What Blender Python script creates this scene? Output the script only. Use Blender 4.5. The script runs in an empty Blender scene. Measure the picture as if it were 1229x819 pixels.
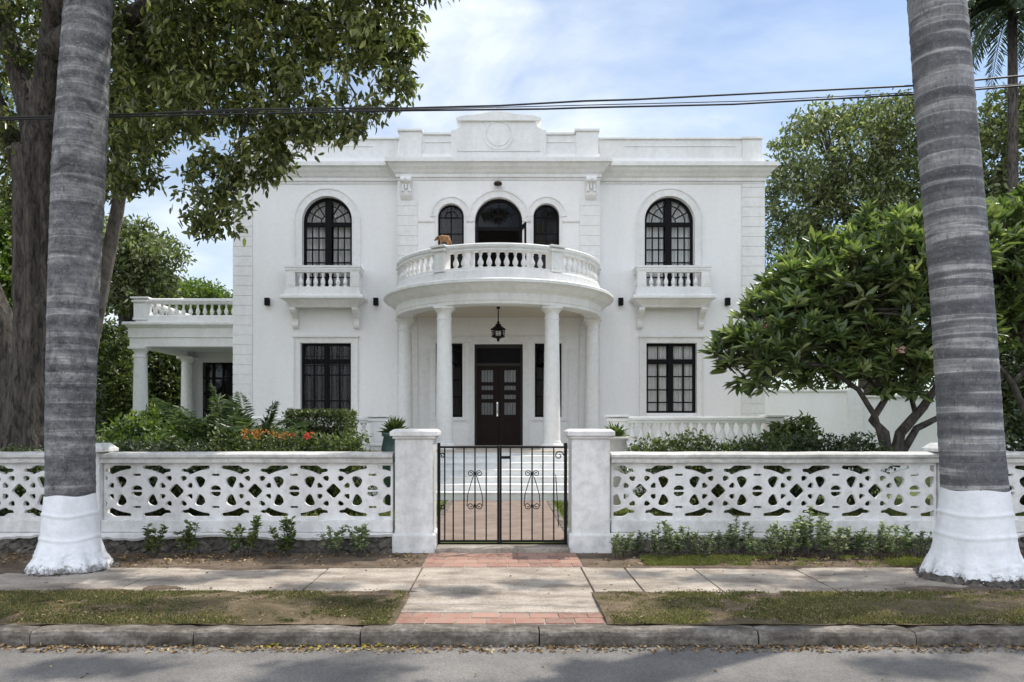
import bpy, bmesh, math, random
import numpy as np
from mathutils import Vector, Matrix
R = math.radians
pi = math.pi
scene = bpy.context.scene
C = scene.collection
rng = np.random.default_rng(7)
random.seed(7)
XC = -0.1                      # axis of the house

# ------------------------------------------------------------------ materials
def new_mat(name):
    m = bpy.data.materials.new(name); m.use_nodes = True
    nt = m.node_tree
    return m, nt, nt.nodes['Principled BSDF']
def ramp(nt, fac, stops):
    r = nt.nodes.new('ShaderNodeValToRGB')
    while len(r.color_ramp.elements) < len(stops): r.color_ramp.elements.new(0.5)
    for e, (p, c) in zip(r.color_ramp.elements, stops):
        e.position = p; e.color = (*c, 1)
    nt.links.new(fac, r.inputs[0]); return r.outputs[0]
def noise(nt, scale, detail=5, rough=.6, stretch=(1,1,1), obj=True, distort=0):
    tc = nt.nodes.new('ShaderNodeNewGeometry') if not obj else nt.nodes.new('ShaderNodeTexCoord')
    mp = nt.nodes.new('ShaderNodeMapping'); mp.inputs['Scale'].default_value = stretch
    nt.links.new(tc.outputs['Position' if not obj else 'Object'], mp.inputs[0])
    n = nt.nodes.new('ShaderNodeTexNoise'); n.inputs['Scale'].default_value = scale
    n.inputs['Detail'].default_value = detail; n.inputs['Roughness'].default_value = rough
    n.inputs['Distortion'].default_value = distort
    nt.links.new(mp.outputs[0], n.inputs[0]); return n.outputs[0]
def bump(nt, bs, h, strength, dist=.02):
    b = nt.nodes.new('ShaderNodeBump'); b.inputs['Strength'].default_value = strength
    b.inputs['Distance'].default_value = dist
    nt.links.new(h, b.inputs['Height']); nt.links.new(b.outputs[0], bs.inputs['Normal']); return b
def mix(nt, fac, a, b, mode='MIX'):
    m = nt.nodes.new('ShaderNodeMix'); m.data_type = 'RGBA'; m.blend_type = mode
    for sock, v in ((m.inputs[0], fac), (m.inputs[6], a), (m.inputs[7], b)):
        if hasattr(v, 'links') or isinstance(v, bpy.types.NodeSocket): nt.links.new(v, sock)
        elif isinstance(v, (int, float)): sock.default_value = v
        else: sock.default_value = (*v, 1)
    return m.outputs[2]
def simple(name, c1, c2, scale=6, rough=.7, bscale=40, bstr=.2, metallic=0, stretch=(1,1,1), dist=.01, spec=.5, stops=(.3,.7), world=False):
    m, nt, bs = new_mat(name)
    n = noise(nt, scale, stretch=stretch, obj=not world)
    nt.links.new(ramp(nt, n, [(stops[0], c1), (stops[1], c2)]), bs.inputs['Base Color'])
    bs.inputs['Roughness'].default_value = rough; bs.inputs['Metallic'].default_value = metallic
    bs.inputs['Specular IOR Level'].default_value = spec
    if bstr: bump(nt, bs, noise(nt, bscale, 4), bstr, dist)
    return m
M = {}
# white painted stucco with faint streaks
def stucco(name, base, dirt, amount, streak=(1.2,1.2,.18), bstr=.12, bscale=55):
    m, nt, bs = new_mat(name)
    n1 = noise(nt, 1.3, 6, .65, streak, obj=False)
    f1 = ramp(nt, n1, [(.45, (0,0,0)), (.85, (amount,)*3)])
    c = mix(nt, f1, base, dirt)
    n2 = noise(nt, 9, 5, .7, obj=False)
    f2 = ramp(nt, n2, [(.42, (0,0,0)), (.95, (amount*.8,)*3)])
    c = mix(nt, f2, c, tuple(d*.8 for d in dirt))
    nt.links.new(c, bs.inputs['Base Color']); bs.inputs['Roughness'].default_value = .75
    bump(nt, bs, noise(nt, bscale, 5, obj=False), bstr, .012); return m
M['wall'] = stucco('white_stucco', (.84,.84,.83), (.60,.595,.57), .3)
M['trim'] = stucco('white_trim', (.80,.80,.785), (.38,.37,.32), .42)
M['ceiling'] = stucco('bounce_tinted_ceiling', (.62,.56,.46), (.5,.45,.38), .2)  # warm bounce from the terrace floor is put into this cream tone
M['fence'] = stucco('fence_paint', (.72,.715,.70), (.25,.24,.21), .75, (1.5,1.5,.5), .3, 40)
M['fencecap'] = stucco('fence_cap_paint', (.56,.55,.52), (.15,.145,.13), 1.0, (.8,.8,3), .35, 40)
M['wingshade'] = stucco('shaded_wing_stucco', (.62,.62,.60), (.5,.5,.48), .3)  # shade inside the wing is put into a darker copy of the stucco
M['black'] = simple('black_paint', (.008,.008,.009), (.012,.012,.013), 20, .65, 60, .1, spec=.08)
M['iron'] = simple('wrought_iron', (.008,.008,.009), (.014,.013,.012), 30, .6, 90, .3, spec=.12)
M['darkwood'] = simple('dark_wood', (.010,.007,.006), (.018,.010,.009), 5, .6, 60, .2, stretch=(8,8,.6))
M['redwood'] = simple('reddish_dark_wood', (.009,.006,.005), (.020,.010,.008), 5, .6, 60, .2, stretch=(8,8,.6), spec=.15)
M['curtain'] = simple('curtain_cloth', (.78,.78,.76), (.85,.85,.83), 5, .9, 60, .1)
M['dimcurtain'] = simple('brown_curtain_cloth', (.022,.020,.019), (.06,.052,.048), 5, .9, 60, .1, stretch=(6,6,.3))
M['doorcurtain'] = simple('grey_door_curtain', (.16,.155,.15), (.28,.27,.265), 5, .9, 60, .1, stretch=(8,8,.5))
M['silver'] = simple('nickel', (.5,.5,.48), (.6,.6,.58), 20, .3, 60, 0, 1)
M['copper'] = simple('aged_bronze', (.03,.018,.014), (.06,.035,.025), 20, .4, 60, .1, .6)
M['interior'] = simple('dark_interior', (.05,.045,.04), (.07,.06,.055), 3, .9, 60, 0)
def glass_mat():
    m, nt, bs = new_mat('window_glass')
    nt.nodes.remove(bs)
    g = nt.nodes.new('ShaderNodeBsdfGlossy'); g.inputs['Roughness'].default_value = .03
    g.inputs['Color'].default_value = (.8,.85,.9,1)
    t = nt.nodes.new('ShaderNodeBsdfTransparent'); t.inputs['Color'].default_value = (.93,.94,.94,1)
    fr = nt.nodes.new('ShaderNodeFresnel'); fr.inputs['IOR'].default_value = 1.32
    mx = nt.nodes.new('ShaderNodeMixShader')
    nt.links.new(fr.outputs[0], mx.inputs[0]); nt.links.new(t.outputs[0], mx.inputs[1]); nt.links.new(g.outputs[0], mx.inputs[2])
    nt.links.new(mx.outputs[0], nt.nodes['Material Output'].inputs[0]); return m
M['glass'] = glass_mat()
# foliage: random per leaf
def leafmat(name, stops, rough=.45, trans=.35, spec=.5):
    m, nt, bs = new_mat(name)
    g = nt.nodes.new('ShaderNodeNewGeometry')
    col = ramp(nt, g.outputs['Random Per Island'], stops)
    nz = noise(nt, .7, 3, obj=False)
    col = mix(nt, 1.0, col, ramp(nt, nz, [(.35, (.72,.72,.72)), (.65, (1.2,1.2,1.1))]), 'MULTIPLY')
    nt.links.new(col, bs.inputs['Base Color']); bs.inputs['Roughness'].default_value = rough
    bs.inputs['Specular IOR Level'].default_value = spec
    tr = nt.nodes.new('ShaderNodeBsdfTranslucent')
    tc = mix(nt, 1.0, col, (1.5,1.7,.7), 'MULTIPLY'); nt.links.new(tc, tr.inputs[0])
    mx = nt.nodes.new('ShaderNodeMixShader'); mx.inputs[0].default_value = trans
    nt.links.new(bs.outputs[0], mx.inputs[1]); nt.links.new(tr.outputs[0], mx.inputs[2])
    nt.links.new(mx.outputs[0], nt.nodes['Material Output'].inputs[0]); return m
M['leaf_dark'] = leafmat('dark_canopy_leaf', [(0,(.04,.058,.02)),(.45,(.095,.115,.04)),(.8,(.19,.21,.075)),(1,(.38,.39,.18))], .3, .3)
M['leaf_bg'] = leafmat('background_leaf', [(0,(.055,.072,.034)),(.5,(.105,.13,.056)),(.85,(.20,.23,.105)),(1,(.40,.42,.26))], .5, .3)
M['leaf_lime'] = leafmat('lime_leaf', [(0,(.05,.085,.018)),(.5,(.09,.14,.03)),(1,(.17,.22,.05))], .45, .4)
M['leaf_hedge'] = leafmat('hedge_leaf', [(0,(.035,.055,.018)),(.6,(.075,.105,.032)),(1,(.16,.19,.06))], .45, .3)
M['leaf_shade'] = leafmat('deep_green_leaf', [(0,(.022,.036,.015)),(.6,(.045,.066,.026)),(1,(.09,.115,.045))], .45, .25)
M['leaf_frangi'] = leafmat('frangipani_leaf', [(0,(.06,.095,.04)),(.5,(.13,.18,.075)),(.8,(.23,.28,.12)),(1,(.40,.44,.23))], .3, .28)
M['leaf_palm'] = leafmat('palm_leaflet', [(0,(.02,.04,.022)),(.6,(.04,.068,.034)),(1,(.08,.11,.055))], .4, .25)
M['leaf_cycad'] = leafmat('feather_palm_leaflet', [(0,(.028,.05,.026)),(.6,(.07,.105,.052)),(1,(.18,.22,.12))], .42, .3)
M['leaf_weed'] = leafmat('weed_leaf', [(0,(.07,.10,.05)),(.5,(.17,.215,.11)),(1,(.38,.42,.28))], .5, .3)
M['leaf_spiky'] = leafmat('spiky_leaf', [(0,(.03,.06,.02)),(.5,(.08,.12,.03)),(1,(.2,.24,.07))], .4, .3)
M['grass'] = leafmat('grass_blade', [(0,(.05,.06,.02)),(.4,(.10,.12,.035)),(.6,(.17,.17,.06)),(.75,(.26,.22,.12)),(1,(.40,.33,.20))], .6, .3)
M['grass_bright'] = leafmat('bright_grass_blade', [(0,(.08,.11,.025)),(.7,(.17,.19,.05)),(1,(.30,.26,.10))], .6, .3)
M['dead'] = leafmat('dead_leaf', [(0,(.07,.04,.02)),(.4,(.15,.09,.045)),(.75,(.27,.19,.11)),(1,(.42,.34,.22))], .8, .1, .2)
M['dead_yellow'] = leafmat('fallen_yellow_leaf', [(0,(.25,.18,.03)),(1,(.5,.42,.08))], .7, .2, .2)
M['petal_orange'] = leafmat('orange_petal', [(0,(.32,.08,.02)),(.6,(.45,.16,.03)),(1,(.55,.33,.06))], .6, .3)
M['petal_red'] = leafmat('red_petal', [(0,(.5,.03,.02)),(1,(.7,.10,.05))], .6, .3)
M['petal_pink'] = leafmat('pink_petal', [(0,(.62,.30,.33)),(1,(.8,.55,.55))], .6, .3)
def bark(name, c1, c2, sc=6, stretch=(1,1,.18), b=.9, d=.05):
    m, nt, bs = new_mat(name)
    n = noise(nt, sc, 7, .7, stretch, distort=.6)
    nt.links.new(ramp(nt, n, [(.38, c1), (.60, c2)]), bs.inputs['Base Color'])
    bs.inputs['Roughness'].default_value = .9; bump(nt, bs, n, b, d); return m
M['bark'] = bark('rough_bark', (.014,.0115,.0095), (.125,.105,.088), 15, (1,1,.22), 1, .12)
M['bark_frangi'] = bark('grey_brown_bark', (.02,.017,.015), (.085,.072,.062), 9, (1,1,.6), .5, .02)
M['bark_light'] = bark('light_bark', (.05,.042,.036), (.16,.14,.12), 9, (1,1,.5), .4, .01)
def palm_bark(name, zf, rc, bc, sp):
    m, nt, bs = new_mat(name)
    rings = noise(nt, 1.0, 2, .5, (.22,.22,zf), distort=.12)
    blot = noise(nt, 4.2, 9, .78, (1,1,1.3), distort=.3)
    spots = noise(nt, 22, 5, .8, (1,1,1.5))
    g = lambda v, k=rc: tuple(.15+(x-.15)*k for x in v)
    a = ramp(nt, rings, [(.38,g((.06,.062,.070))), (.49,g((.105,.107,.115))), (.52,g((.15,.15,.155))), (.545,g((.36,.355,.35))), (.575,g((.20,.20,.205))), (.66,g((.24,.24,.245)))])
    b = ramp(nt, blot, [(.34,tuple(1-bc for _ in range(3))), (.50,(1,1,1)), (.66,(1+bc*1.4,1+bc*1.35,1+bc*1.25))])
    c = mix(nt, 1, a, b, 'MULTIPLY')
    fine = ramp(nt, noise(nt, 1.0, 4, .7, (.6,.6,17), distort=.15), [(.38,(.74,.74,.76)), (.44,(1,1,1)), (.58,(1,1,1)), (.62,(1.3,1.29,1.26))])
    c = mix(nt, 1, c, fine, 'MULTIPLY')
    crack = ramp(nt, noise(nt, 20, 4, .7, (1,1,.12)), [(.34,(.72,.72,.73)), (.40,(1,1,1))])
    c = mix(nt, 1, c, crack, 'MULTIPLY')
    s = ramp(nt, spots, [(.55,(0,0,0)), (.66,(sp,sp,sp))])
    c = mix(nt, s, c, (.33,.32,.30))
    s2 = ramp(nt, noise(nt, 38, 5, .8, (1,1,.35)), [(.55,(0,0,0)), (.66,(.8,.8,.8))])
    c = mix(nt, s2, c, (.06,.06,.062))
    nt.links.new(c, bs.inputs['Base Color']); bs.inputs['Roughness'].default_value = .85
    bump(nt, bs, spots, .7, .012); return m
M['palm'] = palm_bark('ringed_palm_bark', 6.2, .82, .38, .5)
M['palm_mottled'] = palm_bark('mottled_palm_bark', 6.5, .48, .68, .6)
for _n in M['palm_mottled'].node_tree.nodes:
    if _n.type == 'BSDF_PRINCIPLED': _n.inputs['Specular IOR Level'].default_value = .2
M['limewash'] = stucco('limewash', (.80,.81,.83), (.42,.41,.39), .45, (3,3,2), .5, 22)
def splash(m):
    nt = m.node_tree; bs = nt.nodes['Principled BSDF']; old = bs.inputs['Base Color'].links[0].from_socket
    g = nt.nodes.new('ShaderNodeNewGeometry'); sp = nt.nodes.new('ShaderNodeSeparateXYZ'); nt.links.new(g.outputs['Position'], sp.inputs[0])
    ad = nt.nodes.new('ShaderNodeMath'); ad.operation = 'MULTIPLY_ADD'; nt.links.new(noise(nt, 16, 6, .8, obj=False), ad.inputs[0]); ad.inputs[1].default_value = -.55; nt.links.new(sp.outputs[2], ad.inputs[2])
    f = ramp(nt, ad.outputs[0], [(0,(.9,.9,.9)), (.03,(0,0,0))]); mr_ = nt.nodes.new('ShaderNodeMapRange'); mr_.inputs[1].default_value = -.255; mr_.inputs[2].default_value = -.20; mr_.inputs[3].default_value = .8; mr_.inputs[4].default_value = 0
    nt.links.new(ad.outputs[0], mr_.inputs[0]); nt.links.new(mix(nt, mr_.outputs[0], old, (.10,.085,.065)), bs.inputs['Base Color'])
splash(M['limewash'])
def stone_mat():
    m, nt, bs = new_mat('rubble_stone')
    tc = nt.nodes.new('ShaderNodeNewGeometry')
    v = nt.nodes.new('ShaderNodeTexVoronoi'); v.inputs['Scale'].default_value = 6.5
    nt.links.new(tc.outputs['Position'], v.inputs[0])
    v2 = nt.nodes.new('ShaderNodeTexVoronoi'); v2.feature = 'DISTANCE_TO_EDGE'; v2.inputs['Scale'].default_value = 6.5
    nt.links.new(tc.outputs['Position'], v2.inputs[0])
    n = noise(nt, 14, 6, .7, obj=False)
    c = ramp(nt, n, [(.3,(.035,.032,.028)), (.6,(.12,.11,.10)), (.8,(.30,.29,.27))])
    hs = nt.nodes.new('ShaderNodeSeparateColor'); nt.links.new(v.outputs['Color'], hs.inputs[0])
    c = mix(nt, 1, c, ramp(nt, hs.outputs[0], [(0,(.6,.6,.55)), (1,(1.3,1.25,1.2))]), 'MULTIPLY')
    nt.links.new(c, bs.inputs['Base Color']); bs.inputs['Roughness'].default_value = .95
    e = ramp(nt, v2.outputs['Distance'], [(0,(0,0,0)), (.12,(1,1,1))])
    bump(nt, bs, e, .7, .04); return m
M['stone'] = stone_mat()
def layered(name, stops, sc, sc2, k2, rough, bs_, bd, joints=False, stretch=(1,1,1)):
    m, nt, bs = new_mat(name)
    n = noise(nt, sc, 7, .65, stretch, obj=False)
    c = ramp(nt, n, stops)
    n2 = noise(nt, sc2, 5, .8, obj=False)
    c = mix(nt, 1, c, ramp(nt, n2, [(.35,(1-k2,)*3), (.65,(1+k2,)*3)]), 'MULTIPLY')
    nt.links.new(c, bs.inputs['Base Color']); bs.inputs['Roughness'].default_value = rough
    bs.inputs['Specular IOR Level'].default_value = .3
    bump(nt, bs, n2, bs_, bd); return m
M['asphalt'] = layered('asphalt', [(.3,(.11,.106,.102)), (.55,(.165,.156,.147)), (.75,(.225,.21,.195))], 1.3, 80, .4, .9, .6, .01)
M['concrete'] = layered('sidewalk_concrete', [(.28,(.12,.10,.082)), (.43,(.23,.195,.16)), (.56,(.325,.285,.24)), (.75,(.42,.375,.32))], 2.1, 36, .28, .9, .35, .006, stretch=(.8,1.6,1))
M['kerb'] = layered('kerb_concrete', [(.30,(.045,.038,.030)), (.48,(.125,.11,.092)), (.68,(.27,.245,.215))], 4.2, 28, .35, .95, .8, .015, stretch=(.8,1.6,1.6))
M['soil'] = layered('dry_soil', [(.3,(.07,.05,.035)), (.55,(.14,.105,.075)), (.75,(.24,.19,.14))], 3, 60, .35, .97, .8, .02)
M['turf'] = layered('patchy_turf', [(.3,(.075,.062,.032)), (.48,(.13,.10,.055)), (.6,(.21,.155,.10)), (.8,(.31,.235,.165))], 2.3, 55, .4, .97, .9, .03)
M['lawn'] = layered('garden_lawn', [(.3,(.06,.09,.02)), (.6,(.12,.15,.035)), (.8,(.16,.17,.06))], 1.5, 60, .3, .95, .8, .03)
M['path'] = layered('clay_path', [(.3,(.15,.11,.09)), (.7,(.26,.205,.17))], 3, 40, .15, .85, .3, .005)
M['tile'] = layered('terrace_tile', [(.3,(.42,.36,.30)), (.7,(.52,.46,.39))], 2, 40, .08, .6, .1, .004)
def brickmat():
    m, nt, bs = new_mat('clay_brick')
    g = nt.nodes.new('ShaderNodeNewGeometry')
    c = ramp(nt, g.outputs['Random Per Island'], [(0,(.15,.065,.045)), (.5,(.27,.12,.085)), (1,(.36,.20,.15))])
    n = noise(nt, 12, 7, .75, obj=False)
    c = mix(nt, ramp(nt, n, [(.40,(0,0,0)), (.66,(.85,.85,.85))]), c, (.26,.21,.17))
    nt.links.new(c, bs.inputs['Base Color']); bs.inputs['Roughness'].default_value = .9
    bump(nt, bs, n, .5, .01); return m
M['brick'] = brickmat()
M['cable'] = simple('black_cable', (.012,.012,.012), (.02,.02,.02), 20, .6, 60, 0)
M['pot'] = simple('glazed_teal_pot', (.03,.06,.055), (.06,.10,.09), 6, .35, 60, .1)
M['terracotta'] = simple('pale_pot', (.45,.42,.38), (.55,.52,.48), 6, .8, 60, .2)
M['crownshaft'] = simple('green_crownshaft', (.08,.14,.04), (.12,.18,.06), 3, .5, 60, .05)
M['fur'] = simple('tan_fur', (.16,.075,.03), (.48,.27,.13), 22, .9, 120, .4)
M['furwhite'] = simple('pale_fur', (.5,.44,.40), (.62,.56,.52), 14, .9, 120, .4)
M['furdark'] = simple('dark_brown_fur', (.05,.028,.018), (.12,.07,.04), 14, .9, 120, .4)

# ------------------------------------------------------------------ objects
WL = {}
def tag(o, label=None, cat=None, group=None, kind=None):
    if label: o['label'] = label
    if cat: o['category'] = cat
    if group: o['group'] = group
    if kind: o['kind'] = kind
    return o
def thing(name, label, cat, loc=(0,0,0), group=None):
    o = bpy.data.objects.new(name, None); C.objects.link(o); o.location = loc; o.empty_display_size = .2
    WL[o] = Vector(loc); return tag(o, label, cat, group)
def link(name, me, parent=None, origin=None):
    if origin is None: origin = WL[parent] if parent else Vector((0,0,0))
    origin = Vector(origin)
    o = bpy.data.objects.new(name, me); C.objects.link(o)
    if origin.length: me.transform(Matrix.Translation(-origin))
    if parent: o.parent = parent; o.location = origin - WL[parent]
    else: o.location = origin
    WL[o] = origin; return o
def dupe(o, parent, loc, rz=0, scale=None):      # share the mesh
    c = o.copy(); C.objects.link(c)
    if parent: c.parent = parent; c.location = Vector(loc) - WL[parent]
    else: c.location = loc
    c.rotation_euler = (0,0,rz)
    if scale: c.scale = scale
    WL[c] = Vector(loc); return c
class MB:
    def __init__(s): s.v = []; s.f = []; s.sm = []
    def add(s, vs, fs, smooth=False):
        b = len(s.v); s.v += [tuple(v) for v in vs]
        s.f += [tuple(i+b for i in f) for f in fs]; s.sm += [smooth]*len(fs); return s
    def box(s, x0, x1, y0, y1, z0, z1):
        v = [(x,y,z) for z in (z0,z1) for y in (y0,y1) for x in (x0,x1)]
        return s.add(v, [(0,2,3,1),(4,5,7,6),(0,1,5,4),(2,6,7,3),(0,4,6,2),(1,3,7,5)])
    def rbox(s, c, h, rz=0, taper=1):
        co, si = math.cos(rz), math.sin(rz); v = []
        for z in (-1,1):
            t = taper if z > 0 else 1
            for y in (-1,1):
                for x in (-1,1):
                    a, b = x*h[0]*t, y*h[1]*t
                    v.append((c[0]+a*co-b*si, c[1]+a*si+b*co, c[2]+z*h[2]))
        return s.add(v, [(0,2,3,1),(4,5,7,6),(0,1,5,4),(2,6,7,3),(0,4,6,2),(1,3,7,5)])
    def lathe(s, prof, c=(0,0,0), n=20, cap=True, smooth=True):
        v = []; f = []
        for r, z in prof:
            for k in range(n):
                a = 2*pi*k/n; v.append((c[0]+r*math.cos(a), c[1]+r*math.sin(a), c[2]+z))
        for i in range(len(prof)-1):
            for k in range(n):
                f.append((i*n+k, i*n+(k+1)%n, (i+1)*n+(k+1)%n, (i+1)*n+k))
        s.add(v, f, smooth)
        if cap:
            s.add([v[k] for k in range(n)], [tuple(range(n))[::-1]]); s.add([v[-n+k] for k in range(n)], [tuple(range(n))])
        return s
    def tube(s, pts, rad, n=8, smooth=True, cap=True):
        pts = [Vector(p) for p in pts]
        if not isinstance(rad, (list, tuple)): rad = [rad]*len(pts)
        v = []; f = []; up = Vector((0,0,1)); prev = None
        for i, p in enumerate(pts):
            d = (pts[min(i+1, len(pts)-1)] - pts[max(i-1, 0)]).normalized()
            if prev is None:
                a = d.cross(up if abs(d.z) < .9 else Vector((1,0,0))).normalized()
            else:
                a = (prev - d*prev.dot(d)).normalized()
            prev = a; b = d.cross(a)
            for k in range(n):
                t = 2*pi*k/n; v.append(p + (a*math.cos(t) + b*math.sin(t))*rad[i])
        for i in range(len(pts)-1):
            for k in range(n): f.append((i*n+k, i*n+(k+1)%n, (i+1)*n+(k+1)%n, (i+1)*n+k))
        if cap: f.append(tuple(range(n))[::-1]); f.append(tuple(range((len(pts)-1)*n, len(pts)*n)))
        return s.add(v, f, smooth)
    def sweep(s, path, prof, closed=True, caps=True):
        # path: list of functions (d,z)->xyz ; prof list of (d,z)
        n = len(prof); v = [p(d, z) for p in path for d, z in prof]; f = []
        for i in range(len(path)-1):
            for k in range(n if closed else n-1):
                f.append((i*n+k, i*n+(k+1)%n, (i+1)*n+(k+1)%n, (i+1)*n+k))
        if caps and closed: f.append(tuple(range(n))[::-1]); f.append(tuple(range((len(path)-1)*n, len(path)*n)))
        return s.add(v, f)
    def arc_strip(s, cx, cz, r0, r1, y0, y1, a0, a1, n=16):
        v = []; f = []
        for i in range(n+1):
            a = a0+(a1-a0)*i/n; c_, s_ = math.cos(a), math.sin(a)
            v += [(cx+r0*c_, y0, cz+r0*s_), (cx+r1*c_, y0, cz+r1*s_), (cx+r1*c_, y1, cz+r1*s_), (cx+r0*c_, y1, cz+r0*s_)]
        for i in range(n):
            for k in range(4): f.append((i*4+k, i*4+(k+1)%4, (i+1)*4+(k+1)%4, (i+1)*4+k))
        f += [(3,2,1,0), tuple(range(n*4, n*4+4))]
        return s.add(v, f)
    def mesh(s, name, mat, bevel=0, recalc=True):
        me = bpy.data.meshes.new(name); me.from_pydata(s.v, [], s.f); me.update()
        me.polygons.foreach_set('use_smooth', s.sm)
        if recalc or bevel:
            bm = bmesh.new(); bm.from_mesh(me)
            bmesh.ops.recalc_face_normals(bm, faces=bm.faces)
            if bevel:
                es = [e for e in bm.edges if len(e.link_faces) == 2 and e.calc_face_angle(0) > .6]
                bmesh.ops.bevel(bm, geom=es, offset=bevel, segments=2, affect='EDGES', profile=.5, clamp_overlap=True)
            bm.to_mesh(me); bm.free()
        me.materials.append(M[mat]); return me
    def build(s, name, mat, parent=None, origin=None, bevel=0, recalc=True):
        return link(name, s.mesh(name, mat, bevel, recalc), parent, origin)
def plate_mesh(name, mat, outer, holes, yf, thick, bevel=0):
    cu = bpy.data.curves.new(name, 'CURVE'); cu.dimensions = '2D'; cu.fill_mode = 'BOTH'
    cu.extrude = thick/2 - bevel; cu.bevel_depth = bevel; cu.bevel_resolution = 1
    for loop in [outer] + list(holes):
        sp = cu.splines.new('POLY'); sp.points.add(len(loop)-1)
        for p, (x, z) in zip(sp.points, loop): p.co = (x, z, 0, 1)
        sp.use_cyclic_u = True
    o = bpy.data.objects.new('tmp', cu); C.objects.link(o)
    dg = bpy.context.evaluated_depsgraph_get(); dg.update()
    me = bpy.data.meshes.new_from_object(o.evaluated_get(dg)); bpy.data.objects.remove(o); bpy.data.curves.remove(cu)
    me.transform(Matrix(((1,0,0,0),(0,0,-1,yf+thick/2),(0,1,0,0),(0,0,0,1))))
    me.materials.clear(); me.materials.append(M[mat]); me.name = name
    for p in me.polygons: p.use_smooth = False
    return me
def plate(name, mat, outer, holes, yf, thick, parent=None, bevel=0, origin=None):
    return link(name, plate_mesh(name, mat, outer, holes, yf, thick, bevel), parent, origin)
def rect(x0, x1, z0, z1): return [(x0,z0),(x1,z0),(x1,z1),(x0,z1)]
def arch(cx, z0, zs, r, n=20):
    return [(cx-r,z0),(cx+r,z0)] + [(cx+r*math.cos(pi*i/n), zs+r*math.sin(pi*i/n)) for i in range(n+1)]

# --- leaves (numpy) ---------------------------------------------------------
def unit(v): return v/np.maximum(np.linalg.norm(v, axis=1, keepdims=True), 1e-6)
def leaf_arrays(P, L, dirs=None, dbias=(0,0,-.25), nbias=(0,0,.7), aspect=.42, fold=.12, curl=.1, jit=.25):
    N = len(P); L = np.broadcast_to(L, (N,))*(1+jit*rng.uniform(-1,1,N)); L = L[:,None]
    d = unit(rng.normal(size=(N,3)) + np.array(dbias)*1.5) if dirs is None else unit(dirs)
    n = unit(rng.normal(size=(N,3))*.6 + np.array(nbias)); n = unit(n - d*np.sum(n*d,1,keepdims=True)); s = np.cross(d, n)
    w = L*aspect*.5
    a = P + d*L*.32; b = P + d*L*.72 - n*L*curl*.4; tip = P + d*L - n*L*curl
    V = np.stack([P, a+s*w+n*w*fold*2, b+s*w*.75+n*w*fold*2, tip, b-s*w*.75+n*w*fold*2, a-s*w+n*w*fold*2], 1)
    return V.reshape(-1,3)
def leaf_object(name, mat, parent, arrays, origin=None):
    V = np.concatenate(arrays).astype(np.float32); N = len(V)//6
    base = (np.arange(N)*6)[:,None]
    F = np.concatenate([base+np.array([[0,1,2,3]]), base+np.array([[0,3,4,5]])], 1).reshape(-1)
    me = bpy.data.meshes.new(name); me.vertices.add(len(V)); me.vertices.foreach_set('co', V.reshape(-1))
    me.loops.add(len(F)); me.loops.foreach_set('vertex_index', F.astype(np.int32))
    me.polygons.add(N*2); me.polygons.foreach_set('loop_start', np.arange(N*2, dtype=np.int32)*4)
    me.update(calc_edges=True); me.materials.append(M[mat])
    return link(name, me, parent, origin)
def cluster_pts(blobs, ncl, per, rc, shell=.55, flat=.8):
    """blobs: (cx,cy,cz,rx,ry,rz[,weight]) ; clusters towards the shell, leaves round each"""
    w = np.array([b[3]*b[4]*b[5]*(b[6] if len(b) > 6 else 1) for b in blobs])**.8; w /= w.sum(); out = []; cen = []
    for b, k in zip(blobs, rng.multinomial(ncl, w)):
        if k == 0: continue
        u = unit(rng.normal(size=(k,3))); rad = shell + (1-shell)*rng.uniform(0,1,(k,1))**.6
        c = np.array(b[:3]) + u*rad*np.array(b[3:6]); cen.append(c)
        m = rng.integers(int(per*.5), int(per*1.5)+1, k)
        cc = np.repeat(c, m, 0); rr = np.repeat(rc*rng.uniform(.6,1.3,k), m)[:,None]
        out.append(cc + np.clip(rng.normal(size=cc.shape),-1.6,1.6)*rr*np.array([1,1,flat])*.55)
    return np.concatenate(out), np.concatenate(cen)
def bez(p0, p1, sag, n=7, wob=.0):
    p0, p1 = Vector(p0), Vector(p1); out = []
    for i in range(n+1):
        t = i/n; p = p0.lerp(p1, t); p.z += sag*4*t*(1-t)
        if 0 < i < n: p += Vector((random.uniform(-wob,wob), random.uniform(-wob,wob), random.uniform(-wob,wob)))
        out.append(p)
    return out
def tree(name, label, base, trunk_pts, trunk_r, blobs, ncl, per, rc, leaf, lmat, bmat='bark', limbs=10, cat='tree', group=None, limb_r=.07, flat=.8, shell=.55, twigs=40, dbias=(0,0,-.25)):
    t = thing(name, label, cat, base, group)
    mb = MB(); mb.tube(trunk_pts, trunk_r, 12); top = Vector(trunk_pts[-1])
    P, cen = cluster_pts(blobs, ncl, per, rc, shell, flat)
    lb = MB()
    for i in range(limbs):
        b = blobs[i % len(blobs)]
        start = Vector(trunk_pts[max(1, len(trunk_pts)-1-random.randint(0,1))])
        pts = bez(start, b[:3], random.uniform(.0,.4), 6, .12)
        lb.tube(pts, [limb_r*(1-.75*k/6) for k in range(7)], 7)
        near = cen[np.argsort(np.linalg.norm(cen-np.array(b[:3]), axis=1))[:max(2, twigs//limbs)]]
        for q in near: lb.tube(bez(pts[4], q, .05, 3, .05), [limb_r*.28, limb_r*.2, limb_r*.14, limb_r*.07], 4)
    mb.build('trunk', bmat, t, recalc=False); 
    if lb.v: lb.build('branches', bmat, t, recalc=False)
    leaf_object('crown', lmat, t, [leaf_arrays(P, leaf, dbias=dbias)])
    return t
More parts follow.
